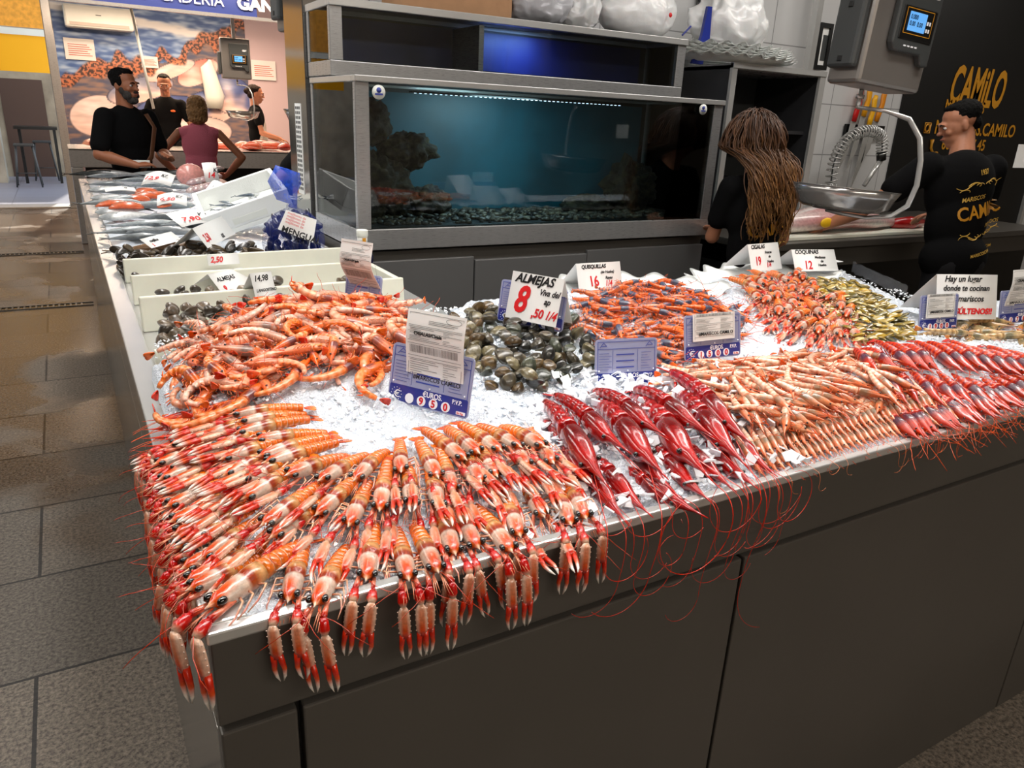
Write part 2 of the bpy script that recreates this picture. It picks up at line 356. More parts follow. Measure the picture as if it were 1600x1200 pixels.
t1 = tank('live_seafood_tank', TX0, TX1, TY, 3.62, 1.05, 1.731, .087, .024, .058, 'large lower glass tank with steel frame, dark rocks and teal back, on the grey cabinet')
t2 = tank('live_seafood_tank', TX0, 2.935, 3.3, 3.64, 1.735, 2.03, .06, .03, .055, 'low upper glass tank with blue back stacked on the bigger tank, bags on top')
part('backdrop', (1.08, 3.575, 1.14), (2.9, 3.585, 1.69), M['teal'], t1)
part('backdrop', (1.08, 3.60, 1.80), (2.87, 3.605, 1.99), M['cobalt'], t2)
part('light_strip', (1.35, 3.26, 1.685), (2.55, 3.28, 1.692), M['black'], t1)
part('divider', (1.71, 3.32, 1.797), (1.735, 3.60, 1.99), M['steel'], t2)
for i in range(46): pass
led = MB()
for i in range(46): led.box((1.37 + i * .025 - TX0, .262, .6325), (1.378 + i * .025 - TX0, .27, .6345))
led.build('diode', M['ledstrip'], t1, smooth=False)
l = bpy.data.lights.new('tank_light', 'AREA'); l.shape = 'RECTANGLE'; l.size = .35; l.size_y = .05; l.energy = 4.2; l.color = (.6, .9, 1)
lo = bpy.data.objects.new('tank_light', l); COL.objects.link(lo); lo.location = (1.85, 3.20, 1.675); lo.rotation_euler = (R(24), 0, 0)
l = bpy.data.lights.new('tank_light', 'AREA'); l.shape = 'RECTANGLE'; l.size = .3; l.size_y = .04; l.energy = 2.6; l.color = (.3, .5, 1)
lo = bpy.data.objects.new('tank_light', l); COL.objects.link(lo); lo.location = (2.05, 3.47, 1.985); lo.rotation_euler = (R(14), 0, 0)
M['rock'] = mat('rough_rock', attr=True, rough=.9, bump=1, bscale=45)
def rock(x, y, z, rx, ry, rz, seed, label):
    mb = MB(); c = Vector((0, 0, 0)); mb.ell((0, 0, 0), (rx, ry, rz), (.16, .15, .11), 60, 40)
    for i, v in enumerate(mb.v):
        v = Vector(v); n = noise.noise(v * 14 + Vector((seed, 0, 0))) * .30 + noise.noise(v * 40 + Vector((seed, 3, 0))) * .26 + noise.noise(v * 90) * .1
        mb.v[i] = tuple(v * (1 + n)); g = .6 + noise.noise(v * 55) * .9; mb.c[i] = (.20 * g, .19 * g, .11 * g)
    o = mb.build('rock', M['rock']); o.location = (x, y, z); return tag(o, label, 'rock', 'dark rocks in the lower tank')
rock(1.22, 3.35, 1.27, .14, .13, .15, 1, 'dark weedy rock filling the lower left corner inside the lower tank')
rock(1.37, 3.36, 1.44, .12, .10, .08, 2, 'dark lumpy rock perched higher, right of the left corner rock in the lower tank')
rock(1.50, 3.42, 1.20, .12, .1, .07, 3, 'low brown rock lying at the foot of the left rocks in the lower tank')
rock(1.2, 3.4, 1.55, .1, .1, .1, 6, 'dark rock topmost in the left corner of the lower tank')
rock(2.72, 3.4, 1.26, .16, .1, .14, 4, 'black rock in the right corner of the lower tank')
rock(2.45, 3.42, 1.17, .15, .1, .05, 5, 'low black rock beside the right corner rock in the lower tank')
gr = MB()
for i in range(700):
    x = random.uniform(.1, 1.85); y = random.uniform(.06, .5); r_ = random.uniform(.008, .022); g = random.uniform(.1, .35)
    gr.ell((x, y, .09 + r_ * .4), (r_, r_, r_ * .6), (g, g * .95, g * .75), 5, 4)
tag(gr.build('gravel', M['attr']), 'dark gravel and shells covering the floor of the lower tank', 'gravel', kind='stuff').location = (TX0, TY, 1.05)
def badge(px, py, r_, label, y=TY):
    p = PY(px, py, y - .014); b = tag(empty('round_sticker', p), label, 'sticker')
    mb = MB(); mb.loft([(0, .004, 0), (0, 0, 0)], [(r_, r_)] * 2, 28); mb.build('disc', M['white'], b)
    mb = MB(); mb.loft([(0, 0, r_ * .28), (0, -.001, r_ * .28)], [(r_ * .38, r_ * .38)] * 2, 16); mb.build('emblem', M['bluel'], b)
    boxo('print_line', (-r_ * .6, -.001, -r_ * .4), (r_ * .6, 0, -r_ * .15), M['bluel'], b)
badge(592, 144, .027, 'round white sticker with blue emblem, upper left corner of the lower tank glass')
badge(1099, 171, .025, 'oval white and blue sticker, upper right corner of the lower tank glass')
# reflective steel column beside the tank
M['colsteel'] = steel('column_steel', (.62, .61, .60), .12, (1, 1, 30), .02, .9)
colm = tag(empty('steel_column', (1.0, 3.66, 0)), 'tall narrow polished steel column at the left rear corner of the tanks', 'column')
part('sheet', (1.0, 3.66, 0), (1.10, 4.0, 3.0), M['colsteel'], colm, .004)
st = MB(); st.box((-.003, .1, 1.2), (0, .2, 1.62)); st.build('sticker_sheet', M['paper'], colm, smooth=False)
st = MB()
for i in range(18):
    for j in range(3): st.box((-.004, .11 + j * .03, 1.22 + i * .022), (-.003, .13 + j * .03, 1.233 + i * .022))
st.build('print', M['grey'], colm, smooth=False)

# ------------------------------------------------------------------ right-hand back area
struct('wall_tiled', (3.0, 4.0, 0), (10, 4.1, 4.3), M['tile'])
struct('wall_partition', (1.12, 4.02, 0), (3.0, 4.06, 4.3), M['tile'])
bn = tag(empty('wall_banner', (5.87, 3.985, 0)), 'tall black wall banner with gold shop lettering behind the workbench', 'banner')
part('sheet', (5.87, 3.985, .2), (8.05, 3.998, 4.2), mat('banner_black', (.035, .035, .035), .5), bn)
part('edge_trim', (8.06, 3.96, .2), (8.11, 3.998, 4.2), M['bright'], bn)
bl = bn.location
def btext(s, px, py, size, shear=0, bold=0, sx=1, mt='gold'):
    p = PY(px, py, 3.98); return text(s, size, M[mt], bn, Vector(p) - bl, shear=shear, bold=bold, sx=sx)
btext('CAMiLO', 1480, 161, .42, .12, .012, .52)
btext('MARISCOS', 1475, 173, .13, 0, .002, .95)
btext('MARISCOS.CAMILO', 1459, 208, .15, 0, .003, .95)
btext('600 19 37 45', 1470, 233, .13, 0, .002, .95)
rg = MB(); c = Vector(PY(1449, 200, 3.975)) - bl
for rr in (.055, .028):
    pts = [c + Vector((math.cos(a) * rr, 0, math.sin(a) * rr)) for a in [i * math.pi / (2 if rr > .05 else 8) + math.pi / 4 for i in range((4 if rr > .05 else 16) + 1)]]
    rg.loft([p * 1 for p in pts], .006, 6)
rg.build('emblem', M['gold'], bn)
rg = MB(); c = Vector(PY(1460, 228, 3.975)) - bl
rg.loft([c + Vector((-.05, 0, .05)), c + Vector((-.04, 0, -.02)), c + Vector((.0, 0, -.06)), c + Vector((.05, 0, -.06))], [.018, .01, .01, .018], 8); rg.build('phone_symbol', M['gold'], bn)
# workbench
wb = tag(empty('workbench', (3.3, 2.85, 0)), 'dark steel workbench with pale cutting board behind the ice display', 'workbench')
part('worktop', (3.3, 2.9, .955), (6.4, 3.98, .995), M['darksteel'], wb, .004)
part('front_apron', (3.3, 2.93, .84), (6.4, 2.95, .955), M['darksteel'], wb)
part('cupboard', (3.35, 3.0, .0), (6.3, 3.97, .84), M['black'], wb)
cb = boxo('cutting_board', (0, 0, 0), (1.75, .42, .022), M['plank'], bevel=.004); cb.location = (3.55, 2.97, .996)
tag(cb, 'long pale cutting board on the workbench under the wrapped fish', 'cutting board')
# cabinet with open door front behind woman
kc = tag(empty('kitchen_cabinet', (3.38, 3.4, .997)), 'tall grey steel cabinet with open black interior behind the curly-haired vendor', 'cabinet')
dk = steel('cabinet_side', (.30, .30, .31), .45)
part('side_panel', (3.38, 3.4, .997), (3.40, 3.95, 1.94), dk, kc)
part('side_panel', (4.13, 3.4, .997), (4.16, 3.95, 1.94), dk, kc)
part('top_panel', (3.38, 3.4, 1.92), (4.16, 3.95, 1.95), M['steel'], kc)
part('back_panel', (3.40, 3.9, .997), (4.13, 3.93, 1.92), M['grey'], kc)
part('frame_edge', (3.37, 3.38, .997), (3.41, 3.4, 1.95), M['bright'], kc)
part('frame_edge', (4.12, 3.38, .997), (4.17, 3.4, 1.95), M['bright'], kc)
part('frame_edge', (3.37, 3.375, 1.925), (4.17, 3.4, 1.955), M['bright'], kc)
for z in (1.27, 1.58): part('shelf', (3.4, 3.45, z), (4.13, 3.9, z + .02), dk, kc)
# wall pictures
def frame(px0, py0, px1, py1, y, label):
    a = PY(px0, py1, y); b = PY(px1, py0, y); r = tag(empty('framed_picture', (a.x, y, a.z)), label, 'picture')
    w, h = b.x - a.x, b.z - a.z
    for q0, q1 in (((0, 0), (w, .03)), ((0, h - .03), (w, h)), ((0, .03), (.03, h - .03)), ((w - .03, .03), (w, h - .03))): boxo('frame', (q0[0], -.02, q0[1]), (q1[0], 0, q1[1]), M['black'], r)
    boxo('mount', (.03, -.008, .03), (w - .03, -.002, h - .03), M['paper'], r); boxo('photograph', (.13 * w + .04, -.01, .2 * h), (w * .82, -.008, h * .75), M['grey'], r)
frame(1100, 14, 1178, 90, 3.97, 'black-framed picture on the tiled wall behind the white bag on the scalloped trays')
frame(1268, 38, 1300, 108, 3.97, 'black-framed picture on the tiled wall just left of the hanging scale')
frame(1090, -60, 1198, 4, 3.97, 'black-framed picture cut by the top of the photo, above the trays')
# tall steel upright at right of cabinet
tag(boxo('steel_upright', (4.55, 3.85, 1.0), (4.60, 3.9, 4.2), M['bright']), 'thin vertical steel upright on the tiled wall right of the cabinet', 'upright')

# ------------------------------------------------------------------ background fish stall
def mural():
    nx, nz = 320, 220; mb = MB(); x0, x1, z0, z1 = .1, 2.75, .0, 3.3
    tun = [(.55, 1.35, .42, .30, .2, 'w'), (1.15, 1.75, .5, .17, .3, 'g'), (1.55, 1.45, .55, .24, .15, 'b'), (2.15, 1.55, .42, .26, .2, 'b'), (2.0, 2.05, .35, .16, .5, 'p'), (2.45, 1.75, .4, .3, -.3, 'b'), (1.95, 1.15, .5, .25, .1, 'w'), (1.0, 1.1, .45, .2, .2, 'b'), (1.6, 2.05, .4, .10, .4, 'w')]
    cols = {'w': (.90, .80, .78), 'g': (.50, .52, .62), 'b': (.28, .34, .55), 'p': (.85, .50, .45)}
    ids = []
    for j in range(nz + 1):
        row = []
        for i in range(nx + 1):
            x = x0 + (x1 - x0) * i / nx; z = z0 + (z1 - z0) * j / nz
            n = noise.noise(Vector((x * 3, z * 16, 0))) + .6 * noise.noise(Vector((x * 9, z * 34, 3)))
            c = mix((.25, .38, .62), (.62, .72, .85), sm(.4 + n * .9))
            sw = z - (2.62 + .28 * (1.9 - x) * .4)
            f = math.exp(-(sw / .07) ** 2); c = mix(c, (.96, .96, .96), sm(f * 1.3 + n * .4 - .1))
            rim = 1.75 + .36 * (x - .1) + .1 * math.sin(x * 3)       # net edge sweeping up to the right
            if z < rim:
                c = mix((.55, .45, .42), (.30, .32, .42), sm(.5 + n))
                for (cx, cz, ax, az, th, k) in tun:
                    dx, dz = x - cx, z - cz; u = (dx * math.cos(th) + dz * math.sin(th)) / ax; v = (-dx * math.sin(th) + dz * math.cos(th)) / az
                    d = u * u + v * v
                    if d < 1:
                        base = cols[k]; c = mix((.93, .80, .76), base, sm(.55 + v * .8 + noise.noise(Vector((x * 6, z * 6, 5))) * .5)); c = mix(c, (.97, .95, .95), .6 * math.exp(-((u + .2) ** 2 + (v - .45) ** 2) * 9)); c = mix(c, (.12, .12, .2), .7 * sm((d - .86) / .14)); c = tuple(q * (1 + .12 * n) for q in c)
            t = abs(z - rim + .22 * noise.noise(Vector((x * 5, z * 3, 7))))
            if t < .13:
                w = noise.noise(Vector((x * 26 + z * 9, z * 34, 2)))
                c = mix(c, (.25, .14, .10) if w > 0 else (.80, .45, .28), .85 * sm((.13 - t) / .06))
            row.append(mb.vert((x, 0, z), tuple(max(0, min(1, q)) for q in c)))
        ids.append(row)
    for j in range(nz):
        for i in range(nx): mb.f.append((ids[j][i], ids[j][i + 1], ids[j + 1][i + 1], ids[j + 1][i]))
    return mb
st = tag(empty('wall_mural', (0, 13.48, 0)), 'printed wall mural of blue sea, netting and tuna behind the other fish stall', 'mural')
mural().build('print', M['attr'], st, smooth=False); boxo('backing', (.1, .004, 0), (2.75, .03, 3.3), M['white'], st)
M['pinkwall'] = mat('pinkish_wall', (.80, .72, .74), .6)
struct('wall_stall', (2.75, 13.5, 0), (4.6, 13.58, 3.6), M['pinkwall'])
struct('wall_stall_side', (4.6, 10, 0), (4.7, 13.58, 3.6), M['pinkwall'])
o = boxo('door_frame', (0, 0, 0), (.12, .14, 3.9), M['steel'], bevel=.01); o.location = (-.02, 13.42, 0); tag(o, 'tall steel post at the edge of the daylight opening, left of the mural', 'post')
# counter of the other stall
bc = tag(empty('stall_counter', (.05, 10, 0)), 'steel counter of the other fish stall, orange-lit fish on top', 'counter')
part('front_panel', (.05, 10.0, .86), (4.5, 10.03, 1.06), M['steel'], bc, .004)
part('top', (.05, 10.0, 1.045), (4.5, 11.0, 1.06), M['bright'], bc)
for x in (.05, 1.5, 3.0, 4.38): part('leg', (x, 10.0, 0), (x + .12, 10.12, .86), M['steel'], bc, .01)
part('lower_panel', (.2, 10.5, 0), (4.4, 10.53, .86), M['black'], bc)
# fascia sign
fs = tag(empty('fascia_sign', (.9, 9.98, 2.6)), 'blue fascia sign with white lettering over the other fish stall', 'sign')
part('board', (.2, 9.98, 2.585), (2.19, 10.02, 3.1), mat('fascia_blue', (.15, .21, .46), .4), fs)
part('bottom_rail', (-.3, 9.97, 2.55), (4.4, 10.03, 2.585), M['steel'], fs)
p = PY(250, 12, 9.97) - fs.location
text('CADERÍA', .165, M['wht'], fs, (p.x, -.02, .058), sx=1.0); text('GAN', .19, M['wht'], fs, (p.x + .83, -.02, .055), bold=.008, sx=1.0)
text('PES', .165, M['wht'], fs, (p.x - .36, -.02, .058))
tag(boxo('white_canopy_box', (-.25, 10.03, 2.6), (2.1, 10.5, 2.64), M['white']), 'white canopy underside behind the blue fascia', 'canopy')
# air conditioner
ac = tag(empty('air_conditioner', (.25, 13.2, 2.54)), 'white wall-mounted air conditioner above the mural', 'air conditioner')
boxo('casing', (0, 0, 0), (.88, .26, .30), M['white'], ac, .03); boxo('louvre', (.06, -.005, .03), (.82, .0, .07), mat('louvre', (.75, .70, .66), .4), ac); boxo('badge', (.40, -.004, .17), (.47, 0, .18), M['grey'], ac)
# notices
def notice(px0, py0, px1, py1, y, label):
    a = PY(px0, py1, y); b = PY(px1, py0, y); r = tag(empty('paper_notice', (a.x, y, a.z)), label, 'notice')
    w, h = b.x - a.x, b.z - a.z; boxo('sheet', (0, 0, 0), (w, .004, h), M['paper'], r)
    mb = MB()
    for i in range(6): mb.box((w * .12, -.003, h * (.2 + .1 * i)), (w * (.9 - .07 * (i % 3)), -.001, h * (.235 + .1 * i)))
    mb.build('print_lines', mat('faded_red', (.8, .45, .4), .6), r, smooth=False)
notice(103, 62, 146, 92, 13.46, 'cream paper notice with red print on the mural under the air conditioner')
notice(222, 89, 246, 105, 13.46, 'small cream paper notice in the middle of the mural')
notice(394, 96, 430, 124, 13.47, 'paper notice on the pale wall right of the mural')
pl = MB(); pl.loft([PY(203, 6, 10.3), PY(240, 170, 10.3)], .016, 8); tag(pl.build('awning_pole', M['white']), 'slanting white pole hanging down between the vendors in front of the mural', 'pole')
# white cloth hanging
c = PY(330, 138, 13.42); mb = MB()
for j in range(12):
    pass
mb.loft([c + Vector((0, 0, .42)), c + Vector((-.03, 0, .3)), c + Vector((.0, 0, .1)), c + Vector((.03, 0, -.12)), c + Vector((.03, 0, -.3))], [(.02, .03), (.10, .05), (.13, .06), (.15, .06), (.12, .05)], 14, ca=None)
for i, v in enumerate(mb.v): n = noise.noise(Vector(v) * 9) * .05; mb.v[i] = (v[0] + n, v[1] + n, v[2])
tag(mb.build('hanging_apron', M['white']), 'white cloth hanging in front of the mural behind the woman in pink', 'cloth')
# ------------------------------------------------------------------ outside
struct('wall_outside', (-9, 19, 0), (.6, 19.2, 6), mat('weathered_concrete', (.62, .58, .50), .9, vary=.35, vscale=2.5, bump=.3, bscale=6))
o = boxo('concrete_pillar', (0, 0, 0), (.62, .5, 3.2), mat('pillar_stone', (.70, .68, .62), .9, vary=.3, vscale=3, bump=.3, bscale=8)); o.location = (-1.62, 17.6, 0); tag(o, 'pale concrete pillar in daylight outside the opening', 'pillar')
o = boxo('doorway', (0, 0, 0), (.75, .02, 1.9), mat('shop_interior', (.30, .22, .18), .6)); o.location = (-.95, 18.97, .0); tag(o, 'dark shop doorway outside beyond the stools', 'doorway')
aw = tag(empty('yellow_awning', (-3, 15.6, 2.0)), 'bright yellow awning valance outside the opening', 'awning')
boxo('valance', (0, 0, -.04), (3.1, .03, .52), mat('yellow_vinyl', (1.0, .72, .02), .5), aw); boxo('rail', (0, -.02, .52), (3.1, .05, .62), M['white'], aw)
boxo('cork_panel', (0, .0, .64), (3.1, .04, 1.5), mat('orange_lit_plaster', (.95, .66, .25), .9, vary=.25, vscale=14, bump=.3), aw)  # beige wall with the orange light on it put into its base colour
def stool(x, y, label):
    r = tag(empty('metal_stool', (x, y, 0)), label, 'stool', 'dark stools outside'); boxo('seat', (-.16, -.16, .72), (.16, .16, .76), M['grey'], r, .01)
    for a in (-1, 1):
        for b in (-1, 1): mb = MB(); mb.loft([(a * .13, b * .13, .72), (a * .2, b * .2, 0)], .014, 6); mb.build('leg', M['grey'], r)
    mb = MB(); mb.loft([(-.17, -.17, .25), (.17, -.17, .25)], .01, 6); mb.build('footrest', M['grey'], r)
stool(-.62, 16.9, 'dark metal bar stool outside, nearest the steel post'); stool(-.35, 18.2, 'dark metal bar stool outside, standing behind the nearer stool')
tb = tag(empty('high_table', (-.55, 17.5, 0)), 'dark high bar table outside behind the stools', 'table'); boxo('table_top', (-.2, -.3, 1.0), (.5, .3, 1.05), M['black'], tb)
for a in (-.15, .42): boxo('leg', (a, -.03, 0), (a + .05, .03, 1.0), M['black'], tb)
# ================================================================== ice bed
def bumpf(x, y, cx, cy, rx, ry, h, rot=0):
    c, s = math.cos(rot), math.sin(rot); u = ((x - cx) * c + (y - cy) * s) / rx; v = (-(x - cx) * s + (y - cy) * c) / ry
    d = u * u + v * v
    return h * (1 - d) ** 1.3 if d < 1 else 0
def H0(x, y):
    h = 1.004 + .042 * sm((y - .79) / .24) + .03 * sm((y - 1.3) / .6)
    h -= .03 * (1 - sm((x - .08) / .14)) * sm((y - .85) / .1)
    return h
def H(x, y):                                      # ice with the mounds under the heaps
    h = H0(x, y)
    h += bumpf(x, y, .44, 1.60, .38, .36, .085, .3)
    h += bumpf(x, y, .90, 1.50, .30, .34, .04)
    h += bumpf(x, y, 1.40, 1.68, .45, .42, .03)
    h += bumpf(x, y, 1.45, 1.0, .55, .26, .018)
    h += bumpf(x, y, 1.95, .98, .5, .25, .03)
    h += bumpf(x, y, 2.1, 1.6, .5, .4, .03)
    return h
def icemat():
    mt = mat('crushed_ice', (.86, .89, .93), .32, sss=.25, sssr=(.012, .014, .016), coat=.3); N, L = nodes(mt); b = N['Principled BSDF']
    tc = N.new('ShaderNodeTexCoord'); v1 = N.new('ShaderNodeTexVoronoi'); v1.inputs['Scale'].default_value = 130; v1.inputs['Randomness'].default_value = 1
    v2 = N.new('ShaderNodeTexVoronoi'); v2.inputs['Scale'].default_value = 330; n = N.new('ShaderNodeTexNoise'); n.inputs['Scale'].default_value = 30
    for q in (v1, v2, n): L.new(tc.outputs['Object'], q.inputs['Vector'])
    a = N.new('ShaderNodeMath'); L.new(v1.outputs[0], a.inputs[0]); L.new(v2.outputs[0], a.inputs[1]); bp = N.new('ShaderNodeBump'); bp.inputs['Strength'].default_value = .75; bp.inputs['Distance'].default_value = .005
    L.new(a.outputs[0], bp.inputs['Height']); L.new(bp.outputs[0], b.inputs['Normal']); return mt
M['ice'] = icemat()
M['shard'] = mat('ice_shard', (.95, .97, 1.0), .08, sss=.3, sssr=(.01, .012, .014), coat=.5)
def icebed():
    xs = list(np.arange(.095, 2.4, .0065)) + list(np.arange(2.4, 4.55, .02)); ys = list(np.arange(.80, 1.96, .0065))
    V = []; n1 = noise.noise
    for y in ys:
        for x in xs:
            z = H(x, y)
            e = min(sm((y - .80) / .05), sm((x - .095) / .04), 1)
            z += (n1(Vector((x * 18, y * 18, 0))) * .006 + n1(Vector((x * 70, y * 70, 1))) * .0045 + n1(Vector((x * 170, y * 170, 2))) * .003) * (.3 + .7 * e)
            if x < 1.0: z -= .25 * sm((y - 1.74) / .05) * (1 - sm((x - .85) / .15)) if y > 1.9 else 0
            z = max(z, .99) if e > .1 else .995
            V.append((x, y, z))
    nx = len(xs); F = []
    for j in range(len(ys) - 1):
        if True:
            for i in range(nx - 1):
                a = j * nx + i
                x = xs[i]; y = ys[j]
                if (x < .16 or (x < .9 and y > 1.82)) and 1.74 < y: continue
                if y > 1.42 and x > 2.38 + (y - 1.42) * .55: continue
                F.append((a, a + 1, a + nx + 1, a + nx))
    me = bpy.data.meshes.new('crushed_ice'); me.from_pydata(V, [], F); me.materials.append(M['ice']); me.polygons.foreach_set('use_smooth', [True] * len(F))
    o = bpy.data.objects.new('crushed_ice', me); COL.objects.link(o); return o
tag(icebed(), 'bed of white crushed ice covering the whole front display counter', 'ice', kind='stuff')
def shards(n, fn, s0, s1, flat=.25, name='ice_shards'):
    mb = MB()
    for _ in range(n):
        x, y, z = fn(); s = random.uniform(s0, s1)
        E = Euler((random.uniform(-1, 1), random.uniform(-1, 1), random.uniform(0, 6.3))).to_matrix(); k = random.choice((3, 4, 5)); pts = []
        a0 = random.random() * 6
        for i in range(k): a = a0 + 6.283 * i / k + random.uniform(-.3, .3); r_ = s * random.uniform(.55, 1); pts.append(Vector((x, y, z)) + E @ Vector((math.cos(a) * r_, math.sin(a) * r_, 0)))
        mb.slab(pts, E @ Vector((0, 0, s * flat)))
    return mb.build(name, M['shard'], smooth=False)
def rnd_bed():
    while 1:
        x = random.uniform(.12, 2.6); y = random.uniform(.82, 1.9)
        if random.random() < (1.0 if x < 1.4 else .5): return x, y, H(x, y) + .002
tag(shards(9000, rnd_bed, .0025, .007, .5), 'small loose chips of crushed ice scattered over the ice bed', 'ice chips', kind='stuff')
def rnd_red():
    t = random.random(); y = random.uniform(.80, 1.2); xc = .86 + (y - .8) * .42
    if t < .32: x = xc - .25 + random.gauss(0, .03)
    elif t < .7: x = xc + random.uniform(-.24, .26)
    else: x = random.uniform(.85, 1.15); y = random.uniform(1.15, 1.28)
    return x, y, H(x, y) + random.uniform(.0, .026 if t > .32 else .012)
tag(shards(620, rnd_red, .008, .019, .18), 'flat broken flakes of ice strewn around the deep red prawns', 'ice flakes', kind='stuff')

# ================================================================== crustaceans
OR = (.96, .50, .20); TAN = (.80, .60, .40); PALE = (.93, .74, .60); RED = (.76, .045, .02); WHT = (.98, .94, .9); BAND = (.60, .20, .09); PINK = (.92, .52, .42)
def spine(L, curl, s0=.38, n=26, side=0):
    """points tail-ward from the head; origin near the head, +X forward"""
    pts = []; p = Vector((0, 0, 0)); a = 0; ds = L / n
    for i in range(n + 1):
        pts.append(p.copy()); s = i / n
        if s > s0: a += curl / (n * (1 - s0))
        p = p + Vector((-math.cos(a), math.sin(a) * side, -math.sin(a) * (1 - abs(side)))) * ds
    return pts
def at_s(pts, s):
    f = s * (len(pts) - 1); i = min(int(f), len(pts) - 2); return pts[i].lerp(pts[i + 1], f - i), (pts[i] - pts[i + 1]).normalized()
def frame_at(pts, s):
    p, t = at_s(pts, s); up = Vector((0, 0, 1)) if abs(t.z) < .95 else Vector((1, 0, 0)); sd = up.cross(t).normalized(); return p, t, sd, t.cross(sd).normalized()
def fan(mb, pts, L, w, col, tip, spread=.55):
    p, t, sd, up = frame_at(pts, 1.0); back = -t
    for k, a in enumerate((-spread, -spread * .5, 0, spread * .5, spread)):
        d = (back * math.cos(a) + sd * math.sin(a)).normalized(); l = L * (1.0 if k != 2 else .9)
        mb.loft([p, p + d * l * .4, p + d * l * .8, p + d * l], [(w * .2, w * .12), (w * .40, w * .12), (w * .42, w * .09), (w * .2, w * .05)], 6, [col, col, tip, tip], up=up)
def claw(mb, y, flat, splay, rnd, sc=1.0):
    sg = 1 if y > 0 else -1
    p = Vector((-.012, y, -.004)); yaw = sg * splay
    segs = [(.034, flat[0]), (.019, flat[1]), (.040, flat[2]), (.034, flat[3])]
    D = []
    for l, pitch in segs: D.append(Vector((math.cos(pitch) * math.cos(yaw), math.cos(pitch) * math.sin(yaw), -math.sin(pitch)))); yaw -= sg * splay * .55
    up = Vector((0, 0, 1))
    q = p + D[0] * .034 * sc
    mb.loft([p, p.lerp(q, .6), q], [.0028 * sc, .0034 * sc, .0042 * sc], 7, [PINK, (.9, .55, .45), RED])
    r_ = q + D[1] * .020 * sc
    mb.loft([q, q.lerp(r_, .2), q.lerp(r_, .7), r_], [.0032 * sc, .0058 * sc, .0066 * sc, .0040 * sc], 8, [RED, RED, (.86, .10, .05), (.95, .8, .7)], up=Vector((1, 0, 0)))
    e = r_ + D[2] * .042 * sc
    wid = lambda i, a, c: mix(c, (.95, .84, .76), .8) if abs(math.cos(a)) > .8 or abs(math.sin(a)) > .97 else c
    cc = [(.92, .72, .60), (.90, .60, .48), (.90, .52, .38), (.86, .30, .16), (.80, .10, .04)]
    sdv = D[2].cross(up) if abs(D[2].z) < .9 else Vector((0, 1, 0)); sdv.normalize(); upv = sdv.cross(D[2]).normalized()
    mb.loft([r_, r_.lerp(e, .15), r_.lerp(e, .5), r_.lerp(e, .8), e], [(.0035 * sc, .003 * sc), (.0070 * sc, .0048 * sc), (.0078 * sc, .0052 * sc), (.0074 * sc, .005 * sc), (.0062 * sc, .0045 * sc)], 10, cc, up=upv, ca=wid)
    for k in (-1, 1):
        for i in range(5): c = r_.lerp(e, .15 + i * .17) + sdv * k * .0074 * sc; mb.ell(c, .0011 * sc, (.97, .85, .78), 4, 3)
        gap = .4 + rnd * .9
        b0 = e + sdv * k * .0036 * sc; t1_ = b0 + D[3] * .016 * sc + sdv * k * .0022 * gap * sc; t2_ = b0 + D[3] * .027 * sc + sdv * k * .0010 * gap * sc; t3_ = b0 + D[3] * .035 * sc - sdv * k * .0016 * sc
        mb.loft([b0 - D[3] * .004 * sc, b0.lerp(t1_, .5), t1_, t2_, t3_], [.0040 * sc, .0036 * sc, .003 * sc, .0021 * sc, .0004], 7, [(.86, .2, .09), (.85, .16, .07), (.90, .42, .3), WHT, WHT], up=upv)
